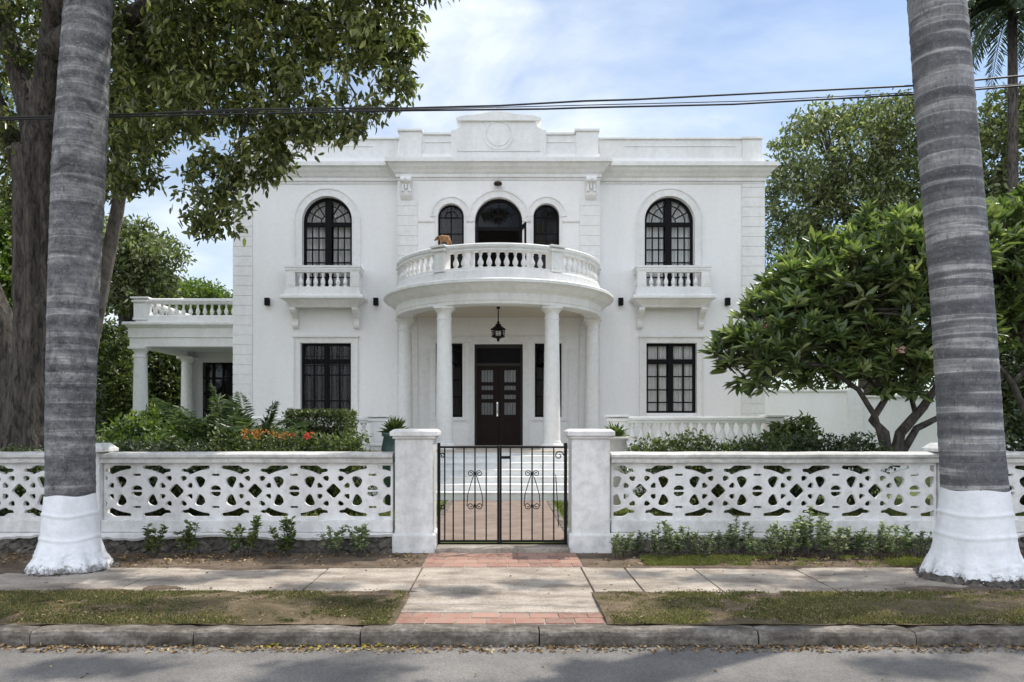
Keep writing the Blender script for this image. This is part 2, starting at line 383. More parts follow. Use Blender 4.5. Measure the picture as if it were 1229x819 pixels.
def frond_arrays(base, az, L, up, droop, nl=46, ll=.35, vee=.35, asp=.09, hang=.3):
    base = np.array(base, float); h = np.array([math.cos(az), math.sin(az), 0]); s = np.array([-h[1], h[0], 0])
    t = np.linspace(0,1,nl); 
    pt = base + np.outer(t*L*math.cos(up), h) + np.outer(t*L*math.sin(up) - droop*L*t**2, [0,0,1])
    tan = unit(np.gradient(pt, axis=0)); out = []; dirs = []; pos = []
    prof = np.sin(pi*np.clip(t*.92+.06,0,1))**.5
    for sg in (-1,1):
        d = tan*.55 + sg*s + np.array([0,0,1])*(vee-hang*t)[:,None] + rng.normal(size=(nl,3))*.08
        pos.append(pt); dirs.append(d); out.append(ll*prof)
    return leaf_arrays(np.concatenate(pos)[2:], np.concatenate(out)[2:], dirs=np.concatenate(dirs)[2:], aspect=asp, fold=.1, curl=.22, jit=.12), pt

# ------------------------------------------------------------------ camera, world, sun
cam = bpy.data.cameras.new('camera'); co = bpy.data.objects.new('camera', cam); C.objects.link(co)
co.location = (0,0,1.6); co.rotation_euler = (pi/2,0,0); cam.lens = 26.36; cam.sensor_width = 36
cam.shift_x = .00936; cam.shift_y = .0801; cam.clip_end = 2000; cam.clip_start = .05
scene.camera = co
scene.render.resolution_x = 1024; scene.render.resolution_y = 682
SUN = Vector((.80*math.cos(R(60)), .60*math.cos(R(60)), math.sin(R(60))))
sl = bpy.data.lights.new('sun', 'SUN'); sl.energy = 3.4; sl.angle = R(.6); sl.color = (1,.94,.85)
so = bpy.data.objects.new('sun', sl); C.objects.link(so); so.rotation_euler = SUN.to_track_quat('Z','Y').to_euler(); so.location = (20,20,40)
w = bpy.data.worlds.new('World'); scene.world = w; w.use_nodes = True; nt = w.node_tree
bg = nt.nodes['Background']; sky = nt.nodes.new('ShaderNodeTexSky'); sky.sky_type = 'NISHITA'; sky.sun_disc = False
sky.sun_elevation = R(60); sky.sun_rotation = math.atan2(.8,.6); sky.dust_density = 1.2; sky.air_density = 1.0
tc = nt.nodes.new('ShaderNodeTexCoord'); mp = nt.nodes.new('ShaderNodeMapping'); mp.inputs['Scale'].default_value = (1,1,2.6); mp.inputs['Location'].default_value = (.35,.1,.2)
nt.links.new(tc.outputs['Generated'], mp.inputs[0])
nz = nt.nodes.new('ShaderNodeTexNoise'); nz.inputs['Scale'].default_value = 1.9; nz.inputs['Detail'].default_value = 7; nz.inputs['Roughness'].default_value = .55; nz.inputs['Distortion'].default_value = .3
nt.links.new(mp.outputs[0], nz.inputs[0])
cf = ramp(nt, nz.outputs[0], [(.38,(.05,.05,.05)), (.50,(.34,.34,.34)), (.63,(.9,.9,.9))])
# clouds behind the camera, unseen, are brightened to light the shaded facade
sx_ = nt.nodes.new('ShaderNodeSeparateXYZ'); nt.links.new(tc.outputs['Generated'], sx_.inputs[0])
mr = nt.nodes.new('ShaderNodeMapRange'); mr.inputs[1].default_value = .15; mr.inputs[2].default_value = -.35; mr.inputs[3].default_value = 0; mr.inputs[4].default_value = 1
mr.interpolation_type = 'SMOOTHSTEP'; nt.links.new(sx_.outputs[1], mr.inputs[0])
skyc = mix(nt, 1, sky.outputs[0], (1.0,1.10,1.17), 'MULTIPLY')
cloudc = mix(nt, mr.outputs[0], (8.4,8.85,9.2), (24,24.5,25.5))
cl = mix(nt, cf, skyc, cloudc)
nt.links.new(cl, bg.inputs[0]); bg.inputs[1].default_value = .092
scene.view_settings.view_transform = 'Standard'; scene.view_settings.look = 'None'; scene.view_settings.gamma = 1
scene.view_settings.exposure = 0.58
scene.render.engine = 'CYCLES'

# ------------------------------------------------------------------ setting
def sheet(name, mat, x0, x1, y0, y1, z, nx=1, ny=1, amp=0, edge=None):
    v = []; f = []
    for j in range(ny+1):
        for i in range(nx+1):
            x = x0+(x1-x0)*i/nx; y = y0+(y1-y0)*j/ny
            if edge and j == ny: y += edge(x)
            v.append((x, y, z + (random.uniform(-amp,amp) if amp else 0)))
    for j in range(ny):
        for i in range(nx): a = j*(nx+1)+i; f.append((a,a+1,a+nx+2,a+nx+1))
    mb = MB(); mb.add(v, f, True); o = mb.build(name, mat, recalc=False); return tag(o, kind='structure')
sheet('ground', 'soil', -400, 400, -400, 700, -.2)
sheet('road', 'asphalt', -60, 60, -4, 5.80, -.12)
sheet('far_pavement', 'concrete', -60, 60, -12, -4, -.02)
sheet('verge_soil', 'soil', -60, 60, 5.93, 9.45, -.012)
sheet('garden_ground', 'lawn', -45, 45, 9.50, 60, .08, 60, 60, .012)
# kerb stones
mb = MB(); x = -30
while x < 30:
    L = random.uniform(1.15,1.75); z = random.uniform(-.006,.008)
    n = 14; path = []
    for i in range(n+1):
        xx = x + L*i/n*.992; j = random.uniform(-.006,.006); jz = random.uniform(-.005,.005)
        if i in (0, n): jz -= .012
        path.append(lambda d, zz, xx=xx, j=j, jz=jz, z=z: (xx, 5.78+d+(j if zz > -.1 else 0), zz+(z+jz if zz > -.1 else 0)))
    mb.sweep(path, [(0.0,-.25),(-.004,-.04),(.008,-.012),(.03,.002),(.16,.004),(.17,-.25)])
    x += L
tag(mb.build('kerb', 'kerb'), kind='structure')
# pavement slabs with open joints
def wav(x): return .06*math.sin(x*1.7)+.04*math.sin(x*4.3+1)+.02*math.sin(x*11)
mb = MB()
joints = [-30,-25,-21,-17.5,-14,-11,-8.2,-5.6,-3.7,-1.915,-.885,.868,1.345,2.1,3.2,4.45,6.1,8,10.2,13,17,22,30]
for a, b in zip(joints[:-1], joints[1:]):
    y0 = 6.33 if a == -.885 else 6.85
    dz = random.uniform(-.004,.004) if a != -.885 else .004
    mb.box(a+.008, b-.008, y0, 8.30, -.1, dz)
tag(mb.build('sidewalk', 'concrete', bevel=.008), kind='structure')
# brick aprons
def bricks(name, x0, x1, y0, y1, rows, bw, z):
    base = MB(); base.box(x0, x1, y0, y1, -.1, z-.008); tag(base.build(name+'_mortar', 'concrete'), kind='structure')
    m = MB(); h = (y1-y0)/rows
    for r in range(rows):
        xx = x0 + (r % 2)*(-bw/2)
        while xx < x1:
            a, b = max(xx, x0)+.006, min(xx+bw, x1)-.006
            if b-a > .04:
                m.rbox(((a+b)/2, y0+h*(r+.5), z-.03+random.uniform(-.003,.003)), ((b-a)/2, h/2-.006, .03), random.uniform(-.008,.008))
            xx += bw
    tag(m.build(name, 'brick', bevel=.004), kind='structure')
bricks('brick_apron', -.90, .90, 8.32, 9.22, 4, .24, .006)
bricks('brick_strip', -.86, .84, 5.965, 6.31, 2, .24, .006)
sheet('gate_threshold', 'concrete', -.83, .83, 9.23, 9.62, .055)
mb = MB(); mb.box(-.82,.82,9.232,9.60,-.05,.06); tag(mb.build('gate_step','concrete',bevel=.012), kind='structure')
bpy.data.objects.remove(bpy.data.objects['gate_threshold'])
sheet('garden_path', 'path', -.92+XC*.5, .90+XC*.5, 9.61, 14.6, .092)
for sx in (-1,1):
    mb = MB(); mb.box(XC*.5+sx*.95-.05, XC*.5+sx*.95+.05, 9.65, 14.5, 0, .105); tag(mb.build('path_edging', 'kerb', bevel=.01), kind='structure')
# patchy turf strips
def turf(x0, x1, y0, y1):
    nx, ny = int((x1-x0)*12), 10; v = []; f = []
    for j in range(ny+1):
        for i in range(nx+1):
            x = x0+(x1-x0)*i/nx; t = j/ny
            y = y0+(y1-y0+wav(x)*1.1)*t+(.012*math.sin(x*7)+.01*math.sin(x*17) if j == 0 else 0)
            z = .0085+.020*math.sin(pi*min(1,max(0,t)))*(.6+.4*math.sin(x*2.1)) + random.uniform(0,.008)*(0 < j < ny)
            v.append((x,y,z))
    for j in range(ny):
        for i in range(nx): a = j*(nx+1)+i; f.append((a,a+1,a+nx+2,a+nx+1))
    m = MB(); m.add(v,f,True); tag(m.build('turf_strip','turf',recalc=False), kind='structure')
turf(-30,-.853,5.925,7.02); turf(.832,30,5.925,6.98)
_G = rng.uniform(-1,1,(64,64))
def vn(x, y):
    x = np.asarray(x)%64; y = np.asarray(y)%64; i = np.floor(x).astype(int); j = np.floor(y).astype(int); u = x-i; v = y-j; u = u*u*(3-2*u); v = v*v*(3-2*v)
    g = lambda a,b: _G[a%64,b%64]
    return (g(i,j)*(1-u)+g(i+1,j)*u)*(1-v)+(g(i,j+1)*(1-u)+g(i+1,j+1)*u)*v
def fbm(x, y, s=0):
    return vn(x*1.6+s*7,y*2+3)*.55+vn(x*4+s*3,y*5+9)*.5+vn(x*11+s,y*13)*.4
def fbm_old(x, y, s=0):
    return (np.sin(x*1.3+s)+np.sin(x*2.9+y*1.7+s*2)+np.sin(y*4.1-x*.7+s)+np.sin(x*6.3+y*5.2)*.6)/3.6
def blades(name, mat, x0, x1, y0, y1, n, L, thr, z=.012, seed=0, label='short patchy grass along the kerb'):
    x = rng.uniform(x0,x1,n); y = rng.uniform(y0,y1,n); k = (fbm(x,y,seed) > thr + rng.normal(size=n)*.12) & ((y < 9.5) | (np.abs(x+.05) > 1.03))
    x, y = x[k], y[k]; P = np.stack([x,y,np.full(len(x),z)],1)
    d = np.stack([rng.normal(size=len(x))*.6, rng.normal(size=len(x))*.6, rng.uniform(.5,1.2,len(x))],1)
    o = leaf_object(name, mat, None, [leaf_arrays(P, L, dirs=d, nbias=(0,-.3,.3), aspect=.16, curl=.35)])
    return tag(o, label, 'grass', kind='stuff')
blades('grass','grass',-8,-.90,5.93,7.06,150000,.024,-.10, seed=1, label='short patchy grass between kerb and pavement left of the brick strip')
blades('grass','grass',.88,8,5.93,7.02,150000,.024,-.14, seed=4, label='short patchy grass between kerb and pavement right of the brick strip')
blades('grass','grass_bright',1.6,5.4,8.34,8.95,26000,.035,.12, seed=3, label='bright green grass at the foot of the right garden wall')
blades('grass','grass_bright',-9,9,9.9,14.2,60000,.06,-.2,.08, seed=6, label='sunlit lawn grass behind the openwork garden wall')
def litter(name, mat, x0, x1, y0, y1, n, L, z, label, spread=None):
    x = rng.uniform(x0,x1,n); y = y0 + (y1-y0)*(rng.uniform(0,1,n)**2 if spread else rng.uniform(0,1,n))
    if not spread: 
        k = fbm(x,y,2) > rng.normal(size=n)*.4 - .1; x, y = x[k], y[k]
    P = np.stack([x,y,np.full(len(x),z)+rng.uniform(0,.01,len(x))],1)
    d = np.stack([rng.normal(size=len(x)), rng.normal(size=len(x)), rng.normal(size=len(x))*.15],1)
    return tag(leaf_object(name, mat, None, [leaf_arrays(P, L, dirs=d, nbias=(0,0,1.2), aspect=.5, curl=.25)]), label, 'leaves', kind='stuff')
litter('leaf_litter','dead',-9,9,5.775,5.60,3400,.035,-.114,'dry brown leaves gathered in the gutter below the kerb', True)
litter('leaf_litter','dead_yellow',-1.9,-.6,5.77,5.62,80,.032,-.108,'small patch of yellow fallen leaves in the gutter', True)
litter('leaf_litter','dead',-9,-.95,8.34,9.25,2600,.04,.0,'dead leaves on the soil below the left garden wall')
litter('leaf_litter','dead',.95,9,8.34,9.25,2600,.04,.0,'dead leaves on the soil below the right garden wall')
litter('leaf_litter','dead',-8,-.9,5.95,7.1,2500,.028,.024,'dry leaves scattered through the left grass strip')
litter('leaf_litter','dead',.88,8,5.95,7.1,2500,.028,.024,'dry leaves scattered through the right grass strip')
litter('leaf_litter','dead',-8,8,7.0,8.3,130,.035,.006,'few dry leaves scattered over the pavement slabs')
litter('leaf_litter','dead',-8,8,3.0,5.6,160,.03,-.116,'few dry leaves scattered over the asphalt')

def soil_patch(cx, cy, rx, ry, h):
    m = MB(); n = 40; v = []; f = []; ph = random.uniform(0,6)
    for j in range(7):
        for k in range(n):
            a = 2*pi*k/n; q = (j/6)*(1+.28*math.sin(3*a+ph)+.16*math.sin(7*a+ph*2)+.08*math.sin(13*a))
            v.append((cx+rx*q*math.cos(a), cy+ry*q*math.sin(a), .0065+h*(1-(j/6)**1.5)+random.uniform(0,.006)*(j < 6) - .008*(j == 6)))
    for j in range(6):
        for k in range(n): f.append((j*n+k,j*n+(k+1)%n,(j+1)*n+(k+1)%n,(j+1)*n+k))
    m.add(v,f,True); tag(m.build('soil_patch','soil',recalc=False),kind='structure')
for q in ((-3.3,7.25,.18,.08,.02),(-4.1,7.05,.7,.16,.01),(-1.15,7.02,.35,.12,.008),(1.15,7.0,.30,.10,.008),(-5.6,8.2,.9,.28,.02),(-2.5,8.28,1.2,.10,.012),(2.4,8.3,1.2,.08,.01),(4.35,7.1,.5,.25,.015),(-1.6,6.96,.5,.14,.008),(3.0,6.98,.8,.07,.01)): soil_patch(*q)
# ------------------------------------------------------------------ garden wall
YF = 9.4
def grille_holes(xb, P=.987):
    """holes of one period, drawn in units of 1/5.852 px of the block measured from the hub; xb hub x, zc centre"""
    zc = .745; k = 1/5.852/95.7; H = []
    q = {
     'moon': [(-35,8),(-36,16),(-30,26),(-18,34),(0,38),(18,34),(30,26),(36,16),(35,8)],
     'slot': [(-27,-0),(27,0)],
     'quad': [(78,76),(80,64),(86,50),(102,32),(110,27),(117,30),(124,44),(132,62),(141,84),(140,92),(126,97),(110,98),(96,93),(84,84)],
     'sliver': [(44,166),(48,162),(90,155),(128,144),(160,130),(178,122),(186,124),(198,136),(232,142),(236,147),(226,152),(200,151),(186,157),(170,170),(158,174),(44,173)],
     'tri1': [(166,26),(194,28),(198,32),(188,44),(176,55),(170,52),(167,42)],
     'tri2': [(206,92),(210,86),(228,74),(234,74),(238,82),(240,96),(236,101),(216,100)],
    }
    def put(pts, cx, sx, sz):
        H.append([(cx+sx*x*k, zc+sz*z*k) for x, z in pts])
    hub2 = P/k
    for sz in (-1,1):
        put(q['moon'], xb, 1, sz)
        put([(-26,108),(26,108),(28,114),(22,121),(0,118),(-22,121),(-28,114)], xb, 1, sz)
        for sx in (-1,1):
            for nme in ('quad','sliver','tri1','tri2'): put(q[nme], xb, sx, sz)
    return H
def diamond(xd):
    k = 1/5.852/95.7; return [(xd+x*k, .745+z*k) for x, z in [(0,45),(5,44),(44,5),(46,0),(44,-5),(5,-44),(0,-45),(-5,-44),(-44,-5),(-46,0),(-44,5),(-5,44)]]
def grow(h, d):
    n = len(h); ar = sum(h[i][0]*h[(i+1)%n][1]-h[(i+1)%n][0]*h[i][1] for i in range(n)); sg = 1 if ar > 0 else -1; out = []
    for i in range(n):
        (ax_,az_),(bx_,bz_),(cx_,cz_) = h[i-1],h[i],h[(i+1)%n]
        tx, tz = cx_-ax_, cz_-az_; L = math.hypot(tx,tz) or 1
        out.append((bx_+sg*tz/L*d, bz_-sg*tx/L*d))
    return out
def clip(h, a, b):
    for lim, s_ in ((a,1),(b,-1)):
        out = []
        for i in range(len(h)):
            p, q = h[i-1], h[i]; ip, iq = s_*(p[0]-lim) >= 0, s_*(q[0]-lim) >= 0
            if ip != iq: t_ = (lim-p[0])/(q[0]-p[0]); out.append((lim, p[1]+(q[1]-p[1])*t_))
            if iq: out.append(q)
        h = out
        if len(h) < 3: return None
    xs = [p[0] for p in h]
    return h if max(xs)-min(xs) > .02 else None
def wall_section(x0, x1, hub, label):
    t = thing('garden_wall', label, 'garden wall', ((x0+x1)/2, YF, 0), 'openwork white garden wall sections')
    holes = []; P = .987
    n0 = math.floor((x0-hub)/P)-1
    for i in range(n0, n0+int((x1-x0)/P)+5):
        xb = hub + i*P
        for q_, h in enumerate(grille_holes(xb) + [diamond(xb+P/2)]):
            xs = [p[0] for p in h]
            h = clip(grow(h,.0085 if q_ in (0,1,10,11) else .0155), x0+.03, x1-.03)
            if h: holes.append(h)
    plate('openwork_panel', 'fence', rect(x0+.01,x1-.01,.385,1.105), holes, YF+.02, .055, t, bevel=.005)
    m = MB(); prof = [(.0,1.10),(-.05,1.105),(-.05,1.15),(-.075,1.175),(-.075,1.205),(-.05,1.222),(0.1,1.238),(.20,1.222),(.22,1.20),(.22,1.175),(.15,1.10)]
    n = max(2,int((x1-x0)/.25)); path = []
    for i in range(n+1):
        xx = x0+(x1-x0)*i/n; j = random.uniform(-.003,.003)
        path.append(lambda d,z,xx=xx,j=j: (xx, YF+d+j, z+j))
    m.sweep(path, prof); m.build('coping', 'fencecap', t)
    m = MB(); m.box(x0,x1,YF-.035,YF+.14,.235,.384); m.build('plinth', 'fence', t, bevel=.01)
    # ragged rendered ledge and rubble footing
    m = MB(); n = int((x1-x0)/.07); path = []
    for i in range(n+1):
        xx = x0+(x1-x0)*i/n; j = random.uniform(-.012,.012); jz = .02*math.sin(xx*3.1)+random.uniform(-.01,.01)
        path.append(lambda d,z,xx=xx,j=j,jz=jz: (xx, YF+d+j*(d<-.05), z+(jz if z < .2 else 0)))
    m.sweep(path, [(-.06,.232),(-.10,.22),(-.115,.195),(-.10,.165),(.1,.165),(.1,.232)]); m.build('ledge', 'fence', t)
    nz_ = 6; v = []; f = []; n = int((x1-x0)/.05)
    for j in range(nz_+1):
        for i in range(n+1):
            xx = x0+(x1-x0)*i/n; z = -.06+.25*j/nz_
            v.append((xx, YF-.075-.05*(1-j/nz_)+random.uniform(-.02,.02), z))
    for j in range(nz_):
        for i in range(n): a = j*(n+1)+i; f.append((a,a+1,a+n+2,a+n+1))
    m = MB(); m.add(v,f,False); m.box(x0,x1,YF-.04,YF+.12,-.06,.16); m.build('stone_footing', 'stone', t, recalc=False)
    return t
HL = (163.4-603)/95.7; HR = (1004.5-603)/95.7
wall_section(-5.02, -1.37, HL, 'long openwork white garden wall between the left limewashed palm and the gate')
wall_section(-14.5, -5.22, HL, 'openwork white garden wall running out of view left of the left palm')
wall_section(1.36, 5.46, HR, 'long openwork white garden wall between the gate and the right limewashed palm')
wall_section(5.68, 14.8, HR+.2, 'openwork white garden wall running out of view right of the right palm')
def post(x, label, w=.10, ztop=1.31):
    t = thing('wall_post', label, 'wall post', (x,YF,0), 'small capped posts in the garden wall')
    m = MB(); m.box(x-w,x+w,YF-.06,YF+.2,-.05,1.24); m.build('post_shaft','fence',t,bevel=.01)
    m = MB(); m.rbox((x,YF+.07,1.262),(w+.075,.20,.022)); m.rbox((x,YF+.07,1.315),(w+.07,.19,.032),0,.62); m.build('post_cap','fence',t,bevel=.006)
post(-5.12, 'small capped white wall post just behind the left limewashed palm')
post(5.57, 'small capped white wall post just behind the right limewashed palm')
def pillar(x0, x1, label):
    t = thing('gate_pillar', label, 'gate pillar', ((x0+x1)/2,YF,0), 'white gate pillars')
    cx = (x0+x1)/2; h = (x1-x0)/2-.025
    m = MB(); n = 10
    v = []; f = []
    m.rbox((cx,YF+.16,.72),(h,h*.98,.69)); m.build('pillar_shaft','fence',t,bevel=.018)
    m = MB(); m.rbox((cx,YF+.16,.09),(h+.035,h+.03,.14)); m.build('pillar_base','fence',t,bevel=.03)
    m = MB(); m.rbox((cx,YF+.16,1.425),(h+.025,h+.025,.02)); m.rbox((cx,YF+.16,1.468),(h+.055,h+.055,.030)); m.rbox((cx,YF+.16,1.51),(h+.05,h+.05,.014),0,.86)
    m.build('pillar_cap','fence',t,bevel=.008)
pillar(-1.365,-.835,'square white pillar left of the iron gate')
pillar(.835,1.365,'square white pillar right of the iron gate')

# gate leaves
def spiral(m, cx, cz, r, turns, sx, sz, y, w=.006):
    pts = []; n = 26
    for i in range(n+1):
        t = i/n; a = turns*2*pi*t; rr = r*(1-.75*t)
        pts.append((cx+sx*rr*math.cos(a), y, cz+sz*rr*math.sin(a)))
    m.tube(pts, w, 6)
def gate_leaf(sx, label):
    # sx=-1 left
    X = lambda px: (px-603)/95.7
    t = thing('gate_leaf', label, 'gate', (X(526 if sx < 0 else 679.5), YF+.03, .1), 'iron double gate leaves')
    a, b = (526.5, 598) if sx < 0 else (600.8, 679)
    bars = [533.6,543.8,556.8,570,583.5] if sx < 0 else [612.4,626,638.7,651.7,664.8]
    y = YF+.03; zt, zb = 1.297, .115
    m = MB(); m.box(X(a)-.006, X(b), y-.012, y+.012, zt-.012, zt+.012); m.build('gate_rail','iron',t,bevel=.002)
    m = MB(); m.box(X(a)-.006, X(b), y-.012, y+.012, zb-.012, zb+.014); m.build('gate_rail','iron',t,bevel=.002)
    for px, w_ in ((a,.019 if sx < 0 else .014),(b,.014 if sx < 0 else .020)):
        m = MB(); m.box(X(px)-w_, X(px)+w_, y-.016, y+.016, zb-.03, zt+.018+(.035 if w_ > .015 else 0)); m.build('gate_stile','iron',t,bevel=.003)
    for px in bars:
        m = MB(); m.box(X(px)-.0085, X(px)+.0085, y-.0085, y+.0085, zb, zt); m.build('gate_bar','iron',t)
    cx = X(570 if sx < 0 else 638.7)
    m = MB(); zt_, zl = .965, .56
    for s in (-1,1):
        spiral(m, cx+s*.052, zt_, .042, 1.4, -s, 1, y-.014); spiral(m, cx+s*.055, zl, .045, 1.4, -s, -1, y-.014)
        m.tube([(cx+s*.012,y-.014,zt_-.01),(cx+s*.045,y-.014,.86),(cx+s*.09,y-.014,.70),(cx+s*.10,y-.014,zl)], .006, 6)
    m.box(cx-.02,cx+.02,y-.02,y+.012,zt_-.015,zt_+.015); m.box(cx-.02,cx+.02,y-.02,y+.012,zl-.015,zl+.015)
    m.build('scrollwork','iron',t)
    m = MB()
    if sx > 0:
        m.box(X(601.5),X(612.4),y-.02,y+.02,1.15,1.185); m.build('lock_box','iron',t,bevel=.003)
        m = MB(); spiral(m, X(671), 1.19, .06, 1.2, 1, 1, y-.014, .007); m.build('hinge_scroll','iron',t); m = MB(); m.tube([(X(667),y-.02,.95),(X(668.5),y-.02,.70),(X(670.5),y-.02,.3)], .006, 5); m.build('bent_rod','iron',t)
    else:
        spiral(m, X(531), 1.19, .035, 1.2, -1, 1, y-.014, .008); m.build('hinge_scroll','iron',t); m = MB(); spiral(m, X(531), .55, .035, 1.2, -1, -1, y-.014, .008); m.build('hinge_scroll','iron',t)
gate_leaf(-1,'left leaf of the black iron gate with scrollwork, hinged on the left pillar')
gate_leaf(1,'right leaf of the black iron gate with lock box, hinged on the right pillar')

# ------------------------------------------------------------------ house
YW, YB = 20.22, 19.9
H = thing('villa', 'large white two storey villa with round columned portico and balcony', 'house', (XC, YB, 0))
HX0, HX1 = XC-7.14, XC+7.15
ZF = 1.0
# openings
side_c = (XC-4.62, XC+4.60); gr_c = (XC-4.66, XC+4.66)
def holes_left(c, g): return [arch(c, 5.0, 7.04, .67), rect(g-.68, g+.68, 1.87, 3.757)]
for (x0, x1, c, g) in ((HX0, XC-2.60, side_c[0], gr_c[0]), (XC+2.60, HX1, side_c[1], gr_c[1])):
    plate('wall','wall',rect(x0,x1,0,8.75),holes_left(c,g),YW,.3,H)
plate('wall','wall',rect(XC-2.68,XC+2.68,.9,8.75),[arch(XC,4.83,6.954,.63),arch(XC-1.268,4.83,7.08,.345),arch(XC+1.268,4.83,7.08,.345),
     rect(XC-.645,XC+.645,1.0,3.70),rect(XC-1.316-.355,XC-1.316+.355,1.755,3.72),rect(XC+1.316-.355,XC+1.316+.355,1.755,3.72)],YB,.3,H)
m = MB()
for sx in (-1,1):
    x = XC+sx*2.68; m.box(min(x,x-sx*.04), max(x,x-sx*.04), YB+.3, YW+.3, 0, 8.75)
m.box(HX0, HX0+.3, YW+.302, 31, 0, 8.75); m.box(HX1-.3, HX1, YW+.302, 31, 0, 8.75); m.box(HX0, HX1, 31, 31.3, 0, 8.75)
m.build('wall','wall',H)
m = MB(); m.box(HX0+.302,HX1-.302,YW+.305,30.99,4.55,4.78); m.box(HX0+.302,HX1-.302,YW+.305,30.99,.7,.98)
for zz in (0,4.8): m.box(HX0+.302,HX1-.302,24.0,24.2,zz+1,zz+3.5)
for xx in (-3.2,2.9): m.box(xx,xx+.15,YW+.31,23.9,1,8.6)
m.build('interior_floor','interior',H)
m = MB(); m.box(HX0+.05,HX1-.05,YW+.28,31.28,8.752,8.85); m.build('roof','wall',H)
# frieze line, mouldings
def returns(x0, x1, yw, yback=31.0):
    return [lambda d,z: (x0-d, yback, z), lambda d,z: (x0-d, yw-d, z), lambda d,z: (x1+d, yw-d, z), lambda d,z: (x1+d, yback, z)]
corn = [(.003,8.10),(.05,8.12),(.05,8.20),(.09,8.23),(.13,8.29),(.20,8.36),(.235,8.43),(.25,8.445),(.30,8.45),(.30,8.555),(.003,8.60)]
fr = [(.003,8.06),(.035,8.07),(.035,8.11),(.003,8.12)]
m = MB(); m.sweep(returns(HX0,HX1,YW), corn); m.build('cornice','trim',H)
m = MB(); m.sweep(returns(XC-2.68,XC+2.68,YB,YW-.001), corn); m.build('cornice','trim',H)
m = MB(); m.sweep(returns(HX0,HX1,YW), [(.003,8.04),(.03,8.05),(.03,8.075),(.003,8.08)]); m.sweep(returns(XC-2.68,XC+2.68,YB,YW-.001), [(.003,8.04),(.03,8.05),(.03,8.075),(.003,8.08)]); m.build('string_moulding','trim',H)
# parapets
def parapet(x0, x1, y, z1, pier):
    m = MB(); m.box(x0,x1,y,y+.25,8.60,z1-.06); m.box(x0-.03,x1+.03,y-.05,y+.29,z1-.06,z1-.015); m.box(x0-.01,x1+.01,y-.03,y+.27,z1-.015,z1)
    for a,b in pier: m.box(a,b,y-.035,y+.002,8.60,z1-.062); m.box(a-.03,b+.03,y-.085,y-.045,z1-.058,z1-.003)
    m.box(x0+.7,x1-.7,y-.02,y+.002,z1-.25,z1-.235)
    m.build('parapet','trim',H,bevel=.006)
parapet(HX0+.06, XC-2.7, YW+.02, 9.31, [(HX0+.055,HX0+.58)])
parapet(XC+2.7, HX1-.06, YW+.02, 9.31, [(HX1-.58,HX1-.055)])
m = MB(); y = YB+.02
m.box(XC-2.62,XC+2.62,y,y+.3,8.60,9.25)
for sx in (-1,1):
    a, b = sorted((XC+sx*2.64, XC+sx*2.05)); m.box(a,b,y-.05,y+.36,8.60,9.33); m.box(a-.04,b+.04,y-.10,y+.4,9.33,9.39)
    a, b = sorted((XC+sx*2.00, XC+sx*1.25)); m.box(a,b,y-.05,y+.34,9.252,9.31); m.box(a,b,y-.022,y+.01,9.05,9.07)
m.build('parapet','trim',H,bevel=.008)
pts = []
for i in range(9):
    a = pi/2*i/8; pts.append((1.26-.28*math.sin(a), 9.36+.22*(1-math.cos(a))))
gab = [(-1.26,8.61),(1.26,8.61),(1.26,9.36)]+pts[1:]+[(.97,9.60)]
gab = gab + [(-x,z) for x,z in gab[::-1] if z > 8.7]
plate('gable','trim',[(XC+x,z) for x,z in gab],[],YB-.03,.33,H,bevel=.006)
top = [(-1.10,9.60),(1.10,9.60),(1.12,9.66),(.95,9.72),(.45,9.76),(.22,9.82),(.0,9.84),(-.22,9.82),(-.45,9.76),(-.95,9.72),(-1.12,9.66)]
plate('gable_coping','trim',[(XC+x,z) for x,z in top],[],YB-.10,.46,H,bevel=.012)
m = MB(); m.arc_strip(XC,9.24,.345,.40,YB-.048,YB-.02,0,2*pi,40); m.arc_strip(XC,9.24,.0,.30,YB-.045,YB-.02,0,2*pi,40); m.box(XC-1.1,XC+1.1,YB-.055,YB-.02,8.80,8.83)
m.build('medallion','trim',H)
# banded pilasters
def quoins(x0, x1, y, z0, z1, step=.265, d=.035):
    m = MB(); z = z0; 
    while z < z1-.05:
        zt = min(z+step-.018, z1); m.box(x0,x1,y-d,y-.002,z,zt); z += step
    m.box(x0+.01,x1-.01,y-d+.014,y-.001,z0,z1)
    m.build('pilaster','trim',H,bevel=.004)
quoins(HX0-.02, HX0+.50, YW, 0, 8.04); quoins(HX1-.60, HX1+.02, YW, 0, 8.04)
quoins(XC-2.69, XC-2.15, YB, 1.0, 7.55); quoins(XC+2.15, XC+2.69, YB, 1.0, 7.55)
for sx in (-1,1):
    for a,b in ((1.70,2.14),(.69,.86)):
        m = MB(); x0,x1 = sorted((XC+sx*a, XC+sx*b)); m.box(x0,x1,YB-.03,YB-.002,6.93,6.985); m.build('impost_moulding','trim',H,bevel=.006)
